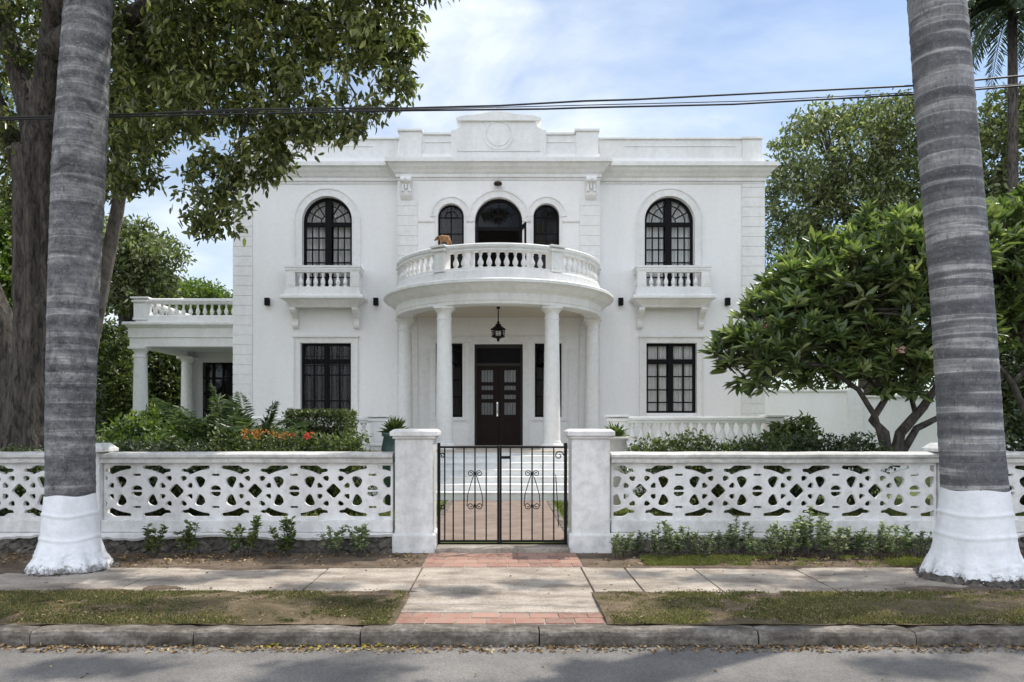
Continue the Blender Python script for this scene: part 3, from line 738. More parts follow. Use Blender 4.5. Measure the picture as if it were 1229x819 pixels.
# carved consoles
def acanthus(cx, y, zt, hgt, w, dep, name='console', mat='trim'):
    m = MB(); n = 14; path = []
    prof = []
    for i in range(n+1):
        t = i/n; prof.append((dep*(1-.78*t)+dep*.16*math.sin(t*3.2*pi), zt-hgt*t))
    prof = [(.0,zt)] + prof + [(.0,zt-hgt)]
    m.sweep([lambda d,z: (cx-w/2,y-d,z), lambda d,z: (cx+w/2,y-d,z)], prof)
    for s in (-1,1):
        for zz,r in ((zt-.10*hgt/.6,.07),(zt-.62*hgt,.05)):
            k = r*w/.27
            m.lathe([(k*.3,0),(k,.02),(k,.05),(k*.4,.07)], (0,0,0), 12)
            for i in range(-50*0-4*12-24, 0): pass
            # turn the last disc to face forward
            cnt = 4*12 + 24
            for i in range(len(m.v)-cnt, len(m.v)):
                x_, y_, z_ = m.v[i]; m.v[i] = (cx+s*w*.30+x_, y-dep*(.85 if zz > zt-.3*hgt else .42)-z_, zz+y_)
    for k in range(3): m.box(cx-w*.4+k*w*.3, cx-w*.4+k*w*.3+w*.18, y-dep*.75, y-.01, zt-hgt*.55, zt-hgt*.25)
    return m
for sx in (-1,1):
    acanthus(XC+sx*2.44, YB-.03, 8.09, .58, .27, .20).build('console','trim',H,bevel=0)
    
# ---- windows
def curtain(x0, x1, z0, z1, y, amp=.03, per=.11, flare=0):
    v = []; f = []; n = int((x1-x0)/.012)
    ph = random.uniform(0,6)
    for j in range(2):
        for i in range(n+1):
            x = x0+(x1-x0)*i/n
            v.append((x, y+amp*math.sin(2*pi*x/per+ph)+amp*.5*math.sin(2*pi*x/per*.37), (z0,z1)[j]))
    for i in range(n): f.append((i,i+1,n+2+i,n+1+i))
    m = MB(); m.add(v,f,True); return m
def surround(t, loopfn, outerfn, y):
    pass
def side_window(c, curt='curtain'):
    t = MB(); w = None
    y = YW+.12; r = .67; z0, zs = 5.0, 7.04
    m = MB()
    m.arc_strip(c,zs,r-.075,r-.004,y,y+.07,0,pi,28); m.box(c-r+.004,c-r+.075,y,y+.07,z0,zs); m.box(c+r-.075,c+r-.004,y,y+.07,z0,zs)
    m.box(c-.085,c+.085,y-.02,y+.06,z0,zs+r-.05)
    m.box(c-r+.08,c-.087,y-.01,y+.06,zs-.115,zs-.0); m.box(c+.087,c+r-.08,y-.01,y+.06,zs-.115,zs)
    f = m.build('window','black',H,origin=(c,y,z0))
    m = MB(); yb, yc = y+.005, y+.035
    for s in (-1,1):
        m.arc_strip(c,zs,.44,.465,yb,yc,0.02 if s > 0 else pi/2+.19,pi/2-.19 if s > 0 else pi-.02,12)
        m.arc_strip(c,zs,.19,.21,yb,yc,0.02 if s > 0 else pi/2+.45,pi/2-.45 if s > 0 else pi-.02,8)
        for a in (28,58):
            a = R(a if s > 0 else 180-a); d = Vector((math.cos(a),0,math.sin(a))); n_ = Vector((-d.z,0,d.x))*.016
            p, q = Vector((c,0,zs))+d*.2, Vector((c,0,zs))+d*.6
            vs = [(k.x,yy,k.z) for yy in (yb+.002,yc-.002) for k in (p+n_,p-n_,q-n_,q+n_)]
            m.add(vs,[(0,1,2,3),(7,6,5,4),(0,4,5,1),(1,5,6,2),(2,6,7,3),(3,7,4,0)])
        for k in (.34,.68):
            xx = c+s*(.087+(r-.16)*k); m.box(xx-.016,xx+.016,yb,yc,z0+.12,zs-.115)
        for zz in (5.55,5.95,6.30,6.62):
            a,b = sorted((c+s*.087,c+s*(r-.075))); m.box(a,b,yb+.001,yc-.001,zz-.017,zz+.017)
        a,b = sorted((c+s*.087,c+s*(r-.075))); m.box(a,b,yb-.003,yc+.003,z0+.0,z0+.12)
    m.build('muntins','black',f)
    m = MB(); m.add([(x,y+.02,z) for x,z in arch(c,z0,zs,r-.05)],[tuple(range(23))]); m.build('pane','glass',f)
    for s in (-1,1):
        a,b = sorted((c+s*.10,c+s*.66)); curtain(a,b,z0,7.65,y+.16,.02,.085).build('curtain',curt,f)
    me = plate_mesh('surround','trim',arch(c,5.0,7.04,.90,28),[arch(c,4.9,7.04,.672,28)],YW-.03,.05,.0)
    # the inner loop runs below the sill so build as an open arch
    bpy.data.meshes.remove(me)
    m = MB(); 
    for (ra,rb,d) in ((.672,.86,.03),(.86,.90,.05),(.672,.70,.045)):
        m.arc_strip(c,zs,ra,rb,YW-d,YW-.001,0,pi,32)
        for s in (-1,1):
            a,b = sorted((c+s*ra,c+s*rb)); m.box(a,b,YW-d,YW-.001,z0,zs)
    m.build('surround','trim',f)
    return f
side_window(side_c[0]); side_window(side_c[1])
def ground_window(c, curt, rows):
    y = YW+.12; hw = .68; z0, z1 = 1.87, 3.757
    m = MB(); m.box(c-hw+.003,c+hw-.003,y,y+.07,z1-.07,z1-.003); m.box(c-hw+.003,c+hw-.003,y,y+.07,z0+.003,z0+.06)
    for s in (-1,1): a,b = sorted((c+s*hw-s*.003,c+s*(hw-.07))); m.box(a,b,y+.001,y+.069,z0+.06,z1-.07)
    m.box(c-.07,c+.07,y-.015,y+.06,z0+.06,z1-.07); m.box(c-hw+.07,c-.071,y-.008,y+.06,3.20,3.33); m.box(c+.071,c+hw-.07,y-.008,y+.06,3.20,3.33)
    f = m.build('window','black',H,origin=(c,y,z0))
    m = MB(); yb, yc = y+.005,y+.035
    for s in (-1,1):
        xx = c+s*.345; m.box(xx-.024,xx+.024,yb,yc,z0+.06,3.20); m.box(xx-.012,xx+.012,yb,yc,3.33,z1-.07)
        a,b = sorted((c+s*.071,c+s*(hw-.07)))
        for zz in rows: m.box(a,b,yb+.001,yc-.001,zz-.018,zz+.018)
    m.build('muntins','black',f)
    m = MB(); m.add([(c-hw+.04,y+.02,z0+.03),(c+hw-.04,y+.02,z0+.03),(c+hw-.04,y+.02,z1-.04),(c-hw+.04,y+.02,z1-.04)],[(0,1,2,3)]); m.build('pane','glass',f)
    for s in (-1,1):
        a,b = sorted((c+s*.09,c+s*.62)); curtain(a,b,z0,z1,y+.16,.022,.1).build('curtain',curt,f)
    m = MB(); 
    for s in (-1,1):
        a,b = sorted((c+s*hw,c+s*.83)); m.box(a,b,YW-.03,YW-.001,z0-.1,z1); a,b = sorted((c+s*.83,c+s*.87)); m.box(a,b,YW-.05,YW-.001,z0-.1,z1+.15)
    m.box(c-.83,c+.83,YW-.03,YW-.001,z1,z1+.15); m.box(c-.90,c+.90,YW-.075,YW-.001,z1+.15,z1+.20); m.box(c-.92,c+.92,YW-.09,YW-.001,z0-.16,z0-.1)
    m.build('surround','trim',f,bevel=.004)
    return f
gwl = ground_window(gr_c[0],'dimcurtain',(2.2,2.9)); gwr = ground_window(gr_c[1],'curtain',(2.16,2.50,2.86)); 
gwr['label'] = 'ground floor window with pale curtains and small panes'; gwl['label'] = 'dark ground floor window with brown drapes'
# wrought bars over the dark left window
m = MB()
for k in range(9):
    xx = gr_c[0]-.56+k*.14; m.box(xx-.007,xx+.007,YW+.06,YW+.074,1.9,3.7)
for zz in (2.2,3.15,3.4): m.box(gr_c[0]-.67,gr_c[0]+.67,YW+.075,YW+.087,zz,zz+.015)
m.build('window_grille','iron',gwl)
# upper central openings
def small_arch(c):
    y = YB+.12; r = .345; z0, zs = 4.83, 7.08
    m = MB(); m.arc_strip(c,zs,r-.05,r-.003,y,y+.06,0,pi,22); m.box(c-r+.003,c-r+.05,y,y+.06,z0,zs); m.box(c+r-.05,c+r-.003,y,y+.06,z0,zs)
    m.box(c-.014,c+.014,y+.005,y+.05,z0,zs+r-.03)
    for zz in (5.5,6.1,6.65,zs): m.box(c-r+.05,c+r-.05,y+.008,y+.045,zz-.014,zz+.014)
    m.arc_strip(c,zs,.16,.18,y+.009,y+.044,0.02,pi-.02,12)
    f = m.build('window','black',H,origin=(c,y,z0))
    m = MB(); m.add([(x,y+.03,z) for x,z in arch(c,z0,zs,r-.03)],[tuple(range(23))]); m.build('pane','glass',f)
    curtain(c-.3,c+.3,4.85,7.4,y+.2,.02,.12).build('curtain','dimcurtain',f)
    m = MB()
    for (ra,rb,d) in ((.348,.50,.03),(.50,.54,.05)): m.arc_strip(c,zs,ra,rb,YB-d,YB-.001,0,pi,28)
    for s in (-1,1): a,b = sorted((c+s*.348,c+s*.42)); m.box(a,b,YB-.02,YB-.001,4.83,zs)
    m.build('surround','trim',f)
small_arch(XC-1.268); small_arch(XC+1.268)
c = XC; y = YB+.12; r = .63; zs = 6.954; z0 = 4.83
m = MB(); m.arc_strip(c,zs,r-.09,r-.003,y,y+.07,0,pi,28); m.box(c-r+.003,c-r+.09,y,y+.07,z0,zs); m.box(c+r-.09,c+r-.003,y,y+.07,z0,zs); m.box(c-r+.09,c+r-.09,y,y+.06,zs-.22,zs-.12)
bd = m.build('balcony_door','black',H,origin=(c,y,z0))
m = MB()
for a in (30,60,90,120,150):
    a = R(a); d = Vector((math.cos(a),0,math.sin(a))); n_ = Vector((-d.z,0,d.x))*.012; p, q = Vector((c,0,zs))+d*.18, Vector((c,0,zs))+d*.55
    vs = [(k.x,yy,k.z) for yy in (y+.01,y+.04) for k in (p+n_,p-n_,q-n_,q+n_)]
    m.add(vs,[(0,1,2,3),(7,6,5,4),(0,4,5,1),(1,5,6,2),(2,6,7,3),(3,7,4,0)])
m.arc_strip(c,zs,.16,.19,y+.012,y+.038,0,pi,12); m.arc_strip(c,zs,.36,.38,y+.012,y+.038,0,pi,20); m.box(c-.012,c+.012,y+.01,y+.04,zs-.12,zs+.17)
m.build('fanlight_bars','black',bd)
m = MB(); m.add([(x,y+.025,z) for x,z in arch(c,zs-.12,zs,r-.06)],[tuple(range(23))]); m.build('fanlight_pane','glass',bd)
for s,ang in ((1,98),(-1,116)):
    m = MB(); m.rbox((.26,0,1.0),(.26,.02,1.05)); 
    me = MB(); me.box(0,.06,-.02,.02,0,2.0); me.box(.42,.5,-.02,.02,0,2.0); me.box(.06,.42,-.02,.02,0,.5); me.box(.06,.42,-.02,.02,1.9,2.0); me.box(.06,.42,-.015,.015,1.3,1.33)
    o = me.build('door_leaf','black',bd,origin=(0,0,0)); me2 = o
    o.location = Vector((c+s*.6,y-.03,z0)) - WL[bd]; o.rotation_euler = (0,0,R(-ang+20) if s > 0 else R(180+ang-20))
m = MB()
for (ra,rb,d) in ((.633,.80,.036),(.80,.85,.057)): m.arc_strip(c,zs,ra,rb,YB-d,YB-.001,0,pi,32)
m.build('surround','trim',bd)
# front door
y = YB+.14
m = MB(); m.box(XC-.642,XC+.642,y,y+.08,3.60,3.697); m.box(XC-.642,XC-.585,y,y+.08,1.0,3.60); m.box(XC+.585,XC+.642,y,y+.08,1.0,3.60); m.box(XC-.585,XC+.585,y,y+.07,3.13,3.2)
fd = m.build('front_door','darkwood',H,origin=(XC,y,1.0))
m = MB(); m.box(XC-.585,XC+.585,y+.03,y+.05,3.2,3.6); m.build('transom','black',fd)
for s in (-1,1):
    a, b = sorted((XC+s*.006, XC+s*.583)); L = sorted((XC+s*.15, XC+s*.46))
    lites = [(1.82,2.15),(2.24,2.36),(2.48,2.60),(2.69,3.02)]
    loops = [rect(L[0],L[1],z,zz) for z,zz in lites] 
    plate('door_leaf','redwood',rect(a,b,1.005,3.125),loops,y+.01,.05,fd,bevel=.003)
    m = MB(); m.add([(L[0]-.01,y+.04,1.80),(L[1]+.01,y+.04,1.80),(L[1]+.01,y+.04,3.04),(L[0]-.01,y+.04,3.04)],[(0,1,2,3)]); m.build('door_pane','glass',fd)
    curtain(L[0]-.02,L[1]+.02,1.78,3.05,y+.075,.008,.05).build('door_curtain','doorcurtain',fd)
    m = MB(); x0,x1 = L; m.box(x0,x1,y-.004,y+.009,1.2,1.66); m.build('door_panel','redwood',fd,bevel=.01)
    m = MB()
    for q in range(3): xx = x0+(x1-x0)*(q+1)/4; m.box(xx-.005,xx+.005,y+.001,y+.012,1.80,3.04)
    m.build('door_bars','iron',fd)
m = MB(); m.tube([(XC-.035,y-.03,1.86),(XC-.035,y-.045,1.92),(XC-.035,y-.045,2.04),(XC-.035,y-.03,2.10)],.012,8); m.box(XC-.055,XC-.015,y-.01,y+.008,1.78,2.16); m.build('door_handle','silver',fd)
for s in (-1,1):
    c = XC+s*1.316; m = MB(); m.box(c-.352,c+.352,y,y+.06,3.66,3.717); m.box(c-.352,c+.352,y,y+.06,1.758,1.81)
    for q in (-1,0,1): m.box(c+q*.325-.026,c+q*.325+.026,y+.001,y+.058,1.81,3.66)
    for zz in (2.3,2.75,3.2): m.box(c-.3,c+.3,y+.006,y+.05,zz-.012,zz+.012)
    f = m.build('sidelight','black',H,origin=(c,y,1.75))
    m = MB(); m.add([(c-.33,y+.03,1.78),(c+.33,y+.03,1.78),(c+.33,y+.03,3.69),(c-.33,y+.03,3.69)],[(0,1,2,3)]); m.build('pane','glass',f)
    curtain(c-.3,c+.3,1.8,3.1,y+.2,.015,.1).build('curtain','dimcurtain',f)
    m = MB(); m.box(c-.45,c+.45,YB-.06,YB-.001,1.66,1.72); m.box(c-.42,c-.357,YB-.025,YB-.001,1.72,3.80); m.box(c+.357,c+.42,YB-.025,YB-.001,1.72,3.80); m.build('surround','trim',f,bevel=.004)
m = MB(); m.box(XC-1.80,XC+1.80,YB-.05,YB-.001,3.83,3.90); m.box(XC-1.80,XC+1.80,YB-.03,YB-.001,3.72+.02,3.83); m.box(XC-.80,XC-.69,YB-.03,YB-.001,1.0,3.74); m.box(XC+.69,XC+.80,YB-.03,YB-.001,1.0,3.74); m.build('door_surround','trim',H,bevel=.004)
for s in (-1,1):
    m = MB(); a,b = sorted((XC+s*1.84,XC+s*2.10)); m.box(a,b,YB-.02,YB-.001,1.2,3.55); m.build('wall_panel','trim',H,bevel=.006)
# ---- portico
YC = 19.3
def upath(n=48, y1=YB-.002):
    P = [lambda d,z: (XC+d, y1, z)]
    for i in range(n+1):
        a = -pi*i/n; P.append(lambda d,z,a=a: (XC+d*math.cos(a), YC+d*math.sin(a), z))
    P.append(lambda d,z: (XC-d, y1, z)); return P
m = MB(); m.sweep(upath(), [(2.26,4.27),(2.60,4.27),(2.60,4.33),(2.62,4.35),(2.62,4.50),(2.66,4.53),(2.74,4.57),(2.84,4.665),(2.88,4.69),(2.93,4.70),(2.93,4.76),(2.90,4.785),(2.26,4.785)]); m.build('portico_entablature','trim',H)
def udisc(r, z0, z1, mat, name):
    v = [p(r,z) for z in (z0,z1) for p in upath()]; n = len(v)//2; m = MB()
    m.add(v,[tuple(range(n))[::-1],tuple(range(n,2*n))]+[(i,i+1,n+i+1,n+i) for i in range(n-1)]); m.build(name,mat,H)
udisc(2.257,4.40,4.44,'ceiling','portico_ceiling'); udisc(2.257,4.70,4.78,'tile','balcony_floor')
m = MB(); m.sweep(upath(), [(2.20,4.27),(2.2595,4.27),(2.2595,4.39),(2.16,4.398),(2.18,4.34)]); m.build('ceiling_moulding','trim',H)
# round balcony balustrade
rb = MB(); rb.sweep(upath(), [(2.36,4.787),(2.60,4.787),(2.60,5.02),(2.57,5.05),(2.57,5.09),(2.39,5.09),(2.39,5.05),(2.36,5.02)])
bal = rb.build('balcony_balustrade','trim',H,origin=(XC,YC,4.787))
m = MB(); m.sweep(upath(), [(2.40,5.452),(2.56,5.452),(2.575,5.48),(2.56,5.51),(2.60,5.55),(2.605,5.60),(2.58,5.625),(2.38,5.625),(2.355,5.60),(2.36,5.55),(2.40,5.51)]); m.build('handrail','trim',bal)
def baluster_mesh(h, r, name='baluster'):
    p = [(.95,0),(.95,.06),(.55,.08),(.5,.12),(.8,.18),(1.0,.30),(.95,.40),(.6,.55),(.42,.68),(.40,.76),(.62,.80),(.62,.84),(.45,.86),(.8,.92),(.85,1.0)]
    m = MB(); m.lathe([(r*a,h*b) for a,b in p], (0,0,0), 14); return m.mesh(name,'trim')
bme = baluster_mesh(.362,.066)
def put_mesh(me, name, parent, loc, rz=0):
    o = bpy.data.objects.new(name, me); C.objects.link(o); o.parent = parent; o.location = Vector(loc)-WL[parent]; o.rotation_euler = (0,0,rz); WL[o] = Vector(loc); return o
pier_a = R(31)
step = .196/2.48
def pier(parent, c, h, rz, z0, z1, capz, name='pedestal'):
    m = MB(); m.rbox((c[0],c[1],(z0+z1)/2),(h[0],h[1],(z1-z0)/2),rz); m.rbox((c[0],c[1],z0+.03),(h[0]+.02,h[1]+.02,.03),rz)
    nx, ny = -math.sin(rz), math.cos(rz)
    m.rbox((c[0],c[1],(z0+z1)/2+.01),(h[0]*.6,h[1]+.012,(z1-z0)*.36),rz)
    m.rbox((c[0],c[1],z1+.028),(h[0]+.045,h[1]+.045,.028),rz); m.rbox((c[0],c[1],capz-.02),(h[0]+.07,h[1]+.07,.024),rz)
    return m.build(name,'trim',parent,bevel=.007)
for sg in (-1,1):
    a = -pi/2+sg*pier_a; pier(bal,(XC+2.48*math.cos(a),YC+2.48*math.sin(a)),(.135,.135),a+pi/2,5.03,5.50,5.632)
    pier(bal,(XC+sg*2.48,YC+.30),(.12,.12),0,5.03,5.50,5.632)
k = -19
while k <= 19:
    a = k*step; 
    if abs(abs(a)-pier_a) > .078 and abs(a) < pi/2+.02:
        aa = -pi/2+a; put_mesh(bme,'baluster',bal,(XC+2.48*math.cos(aa),YC+2.48*math.sin(aa),5.09))
    k += 1
# columns
def column(c, r, z0, z1, parent=H, mat='trim'):
    h = z1-z0
    m = MB(); prof = [(r*1.0,.14)]
    for i in range(13):
        t = i/12; prof.append((r*(1-.17*t**1.6), .16+(h-.46)*t))
    m.lathe(prof, (c[0],c[1],z0), 28, cap=False); o = m.build('column',mat,parent,origin=(c[0],c[1],z0))
    m = MB(); m.rbox((c[0],c[1],z0+.035),(r*1.36,r*1.36,.035)); m.lathe([(r*1.30,.07),(r*1.34,.095),(r*1.30,.12),(r*1.12,.14),(r*1.08,.155),(r*1.12,.17),(r*1.0,.19)],(c[0],c[1],z0),28); m.build('column_base',mat,o)
    rt = r*.83; m = MB(); m.lathe([(rt,h-.32),(rt*1.1,h-.30),(rt*1.1,h-.27),(rt*1.0,h-.26),(rt*1.0,h-.15),(rt*1.12,h-.13),(rt*1.3,h-.08),(rt*1.38,h-.062)],(c[0],c[1],z0),28); m.rbox((c[0],c[1],z1-.031),(rt*1.45,rt*1.45,.030)); m.build('capital',mat,o)
for sg in (-1,1):
    column((XC+sg*1.236,YC-2.06),.195,ZF+.002,4.268); column((XC+sg*2.40,YC+.0),.195,ZF+.002,4.268)
# terrace, steps
m = MB(); m.box(XC-6.35,XC+6.35,16.38,YB-.003,-.1,.96); m.build('terrace','trim',H)
m = MB(); m.box(XC-6.38,XC+6.38,16.35,YB-.004,.962,1.0); m.build('terrace_floor','tile',H,bevel=.006)
m = MB(); 
for i in range(6):
    zt = .869-.1315*i; yf = 16.35-.27*(i+1); m.box(XC-2.3-.0*i,XC+2.3,yf,16.36,-.1 if i == 5 else zt-.125,zt)
    m.box(XC-2.33,XC+2.33,yf-.025,16.355,zt+.001,zt+.03)
m.build('steps','trim',H,bevel=.006)
bmeT = baluster_mesh(.44,.085)
def terrace_rail(x0, x1, y, peds, parent=H, zb=1.0):
    m = MB(); m.box(x0,x1,y-.12,y+.12,zb+.002,zb+.16)
    o = m.build('terrace_balustrade','trim',parent,origin=((x0+x1)/2,y,zb),bevel=.008)
    m = MB(); m.box(x0,x1,y-.10,y+.10,zb+.60,zb+.66); m.box(x0,x1,y-.135,y+.135,zb+.66,zb+.72); m.box(x0,x1,y-.11,y+.11,zb+.72,zb+.745); m.build('handrail','trim',o,bevel=.008)
    for px in peds: pier(o,(px,y),(.18,.155),0,zb+.10,zb+.64,zb+.775)
    x = min(peds)+.32 if peds else x0+.1
    xs = sorted(peds); 
    n = int(round((xs[-1]-xs[0]-.5)/.20))
    for i in range(n): put_mesh(bmeT,'baluster',o,(xs[0]+.25+(xs[-1]-xs[0]-.5)*(i+.5)/n,y,zb+.16))
    return o
terrace_rail(XC+2.42,XC+6.3,16.6,[XC+2.62,XC+6.12]); terrace_rail(XC-6.3,XC-2.42,16.6,[XC-2.62,XC-6.12])
for sg in (-1,1): m = MB(); a,b = sorted((XC+sg*2.36,XC+sg*2.75)); m.box(a,b,14.9,16.34,-.1,.62); m.box(a-.02,b+.02,14.88,16.345,.62,.67); m.build('stair_cheek','trim',H,bevel=.008)
# side balconies
bmeS = baluster_mesh(.37,.062)
def side_balcony(c):
    y = YW-.55
    m = MB(); m.sweep([lambda d,z: (c-.74-d,YW-.002,z), lambda d,z: (c-.74-d,y+.25-d,z), lambda d,z: (c+.74+d,y+.25-d,z), lambda d,z: (c+.74+d,YW-.002,z)],
      [(0,4.66),(.10,4.67),(.13,4.72),(.22,4.80),(.30,4.86),(.36,4.87),(.36,4.93),(.34,4.96),(0,4.96)])
    m.box(c-1.0,c+1.0,y+.02,YW-.003,4.961,5.09); m.box(c-.97,c+.97,y+.04,YW-.004,5.09,5.19)
    o = m.build('window_balcony','trim',H,origin=(c,y,4.66))
    m = MB(); 
    for (x0,x1,y0,y1) in ((c-1.0,c+1.0,y,y+.2),(c-1.0,c-.82,y+.2,YW-.003),(c+.82,c+1.0,y+.2,YW-.003)):
        m.box(x0,x1,y0,y1,5.69,5.74); m.box(x0+.03,x1-.03,y0+.03,y1-.03 if y1 < YW-.1 else y1,5.57,5.62)
        m.box(x0+.015,x1-.015,y0+.015,y1,5.622,5.689)
    m.build('handrail','trim',o)
    for s in (-1,1): 
        m = MB(); m.box(c+s*.84-.115,c+s*.84+.115,y+.03,y+.19,5.19,5.57); m.box(c+s*.84-.07,c+s*.84+.07,y+.02,y+.1,5.24,5.52); m.build('pedestal','trim',o,bevel=.005)
    for i in range(7): put_mesh(bmeS,'baluster',o,(c+(i-3)*.195,y+.11,5.195))
    for s in (-1,1): 
        for q in (.30,.46): put_mesh(bmeS,'baluster',o,(c+s*.9,y+q-.0,5.195))
    for s in (-1,1):
        m = MB(); cx = c+s*.82
        prof = [(0,4.66),(.42,4.66),(.43,4.60),(.36,4.53),(.22,4.47),(.12,4.38),(.11,4.30),(.16,4.24),(.14,4.17),(.05,4.13),(0,4.13)]
        m.sweep([lambda d,z: (cx-.075,YW-.002-d,z), lambda d,z: (cx+.075,YW-.002-d,z)], prof); m.build('bracket','trim',o,bevel=.004)
side_balcony(XC-4.63); side_balcony(XC+4.61)
# wing
WX0 = -10.62; m = MB()
WY0, WY1 = 21.35, 25.0
U = lambda x0,y0: [lambda d,z: (HX0+.001,y0-d,z), lambda d,z: (x0-d,y0-d,z), lambda d,z: (x0-d,WY1+.3,z)]
m.sweep(U(WX0,WY0),[(-.30,3.78),(0,3.78),(0,4.02),(.03,4.04),(.03,4.30),(.07,4.34),(.10,4.38),(.15,4.39),(.15,4.45),(.12,4.47),(-.30,4.47)]); m.build('wing_entablature','trim',H)
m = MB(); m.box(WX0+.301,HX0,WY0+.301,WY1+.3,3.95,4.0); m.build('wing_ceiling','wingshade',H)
m = MB(); m.box(WX0-.1,HX0,WY0-.2,WY1+.5,-.1,.97); m.build('wing_floor','trim',H)
m = MB(); m.sweep(U(WX0+.12,WY0+.12),[(-.24,4.472),(.0,4.472),(.0,4.66),(-.02,4.69),(-.22,4.69),(-.24,4.66)])
wb = m.build('wing_balustrade','trim',H,origin=(WX0,WY0,4.47))
m = MB(); m.sweep(U(WX0+.12,WY0+.12),[(-.22,5.03),(-.02,5.03),(.0,5.07),(.03,5.09),(.03,5.14),(.0,5.17),(-.24,5.17),(-.27,5.14),(-.27,5.09),(-.24,5.07)]); m.build('handrail','trim',wb)
pier(wb,(WX0+.26,WY0+.24),(.19,.15),0,4.55,5.06,5.20)
for i in range(14): put_mesh(bmeS,'baluster',wb,(WX0+.62+i*.205,WY0+.24,4.68))
for i in range(16): put_mesh(bmeS,'baluster',wb,(WX0+.24,WY0+.55+i*.21,4.68))
column((WX0+.22,WY0+.2),.21,.97,3.778,H); column((WX0+.22,WY1-.26),.21,.97,3.778,H)
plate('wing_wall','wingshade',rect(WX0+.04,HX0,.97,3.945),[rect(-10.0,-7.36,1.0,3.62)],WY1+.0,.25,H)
m = MB(); m.box(-10.0,-7.36,WY1+.12,WY1+.14,1.0,3.62); m.build('wing_window_pane','glass',H)
m = MB()
for a,b,z0,z1 in ((-10.0,-7.36,1.0,3.62),):
    n = int(round((b-a)/.34)); 
    for i in range(n+1): xx = a+(b-a)*i/n; m.box(xx-.025,xx+.025,WY1+.05,WY1+.09,z0,z1)
    for i in range(6): zz = z0+(z1-z0)*i/5; m.box(a,b,WY1+.052,WY1+.088,zz-.03,zz+.03)
m.build('wing_window_frame','black',H)
m = MB(); m.box(WX0+.46,HX0,WY1+.26,WY1+4.0,.9,.95); m.box(WX0+.46,WX0+.6,WY1+.26,WY1+4,.95,3.9); m.box(WX0+.46,HX0,WY1+4,WY1+4.1,.95,3.9); m.box(WX0+.46,HX0,WY1+.26,WY1+4,3.9,3.94); m.build('wing_room','interior',H)
# wall lights, lantern, floodlight
for px in (-6.22,-3.30,3.28,6.15):
    m = MB(); m.rbox((XC+px,YW-.075,4.86),(.062,.065,.10)); m.rbox((XC+px,YW-.008,4.86),(.045,.007,.07))
    names = {-6.22:'left of the left window balcony',-3.30:'between the left window balcony and the portico',3.28:'between the portico and the right window balcony',6.15:'right of the right window balcony'}
    o = m.build('wall_light','black',None,origin=(XC+px,YW,4.86),bevel=.008); tag(o,'small black box wall light '+names[px],'wall light','black wall lights on the facade')
t = thing('floodlight','small round grey floodlight on the wall above the central balcony door','floodlight',(XC-.02,YB,7.92))
m = MB(); m.tube([(XC-.02,YB-.01,7.93),(XC-.02,YB-.12,7.93)],.03,10); m.build('mount','copper',t)
m = MB(); m.lathe([(.03,.05),(.09,.03),(.115,0),(.10,-.05),(.04,-.065)],(XC-.02,YB-.14,7.92),18); m.build('lamp_head','copper',t)
lx, ly = XC, 18.0
t = thing('lantern','dark iron lantern hanging on a chain under the portico ceiling','lantern',(lx,ly,4.39))
m = MB(); m.tube([(lx,ly,4.397),(lx,ly,4.0)],.012,8); m.lathe([(.05,0),(.05,.02),(.02,.05)],(lx,ly,4.345),12)
for i in range(7): m.lathe([(.006,0),(.022,.012),(.006,.026)],(lx,ly,4.03+i*.045),8)
m.build('chain','iron',t)
m = MB(); m.lathe([(.02,.40),(.035,.375),(.02,.35),(.06,.34),(.065,.31),(.09,.28),(.18,.22),(.19,.20),(.165,.195)],(lx,ly,3.64),6,smooth=False); m.build('lantern_roof','iron',t)
m = MB()
for k in range(6):
    a = 2*pi*k/6; m.tube([(lx+.155*math.cos(a),ly+.155*math.sin(a),3.835),(lx+.135*math.cos(a),ly+.135*math.sin(a),3.67)],.012,6)
    a2 = a+pi/6
    for dz in (3.70,3.80): m.tube([(lx+.145*math.cos(a),ly+.145*math.sin(a),dz),(lx+.145*math.cos(a+pi/3),ly+.145*math.sin(a+pi/3),dz)],.006,5)
    m.tube([(lx+.13*math.cos(a2),ly+.13*math.sin(a2),3.835),(lx+.12*math.cos(a2),ly+.12*math.sin(a2),3.67)],.005,5)
m.lathe([(.165,.03),(.165,.01),(.12,-.0),(.05,-.02),(.03,-.05),(.035,-.07),(.008,-.10)],(lx,ly,3.65),6,smooth=False); m.build('lantern_cage','iron',t)
m = MB(); m.lathe([(.115,.02),(.13,.17)],(lx,ly,3.65),6,smooth=False,cap=False); m.build('lantern_glass','glass',t)
# ------------------------------------------------------------------ animal on the balcony rail
def skin(name, mat, verts, edges, radii, root, parent=None, origin=(0,0,0), sub=2):
    me = bpy.data.meshes.new(name); me.from_pydata(verts, edges, []); o = bpy.data.objects.new('tmp', me); C.objects.link(o)
    md = o.modifiers.new('s','SKIN'); md.use_smooth_shade = True
    for i, v in enumerate(me.skin_vertices[0].data): v.radius = (radii[i], radii[i]); v.use_root = (i == root)
    ss = o.modifiers.new('u','SUBSURF'); ss.levels = sub; ss.render_levels = sub
    dg = bpy.context.evaluated_depsgraph_get(); dg.update()
    res = bpy.data.meshes.new_from_object(o.evaluated_get(dg)); bpy.data.objects.remove(o)
    res.materials.clear(); res.materials.append(M[mat]); res.name = name
    return link(name, res, parent, origin)
ang = -pi/2-pier_a; ax = XC+2.48*math.cos(ang)+.04; ay = YC+2.48*math.sin(ang)-.02; az = 5.636
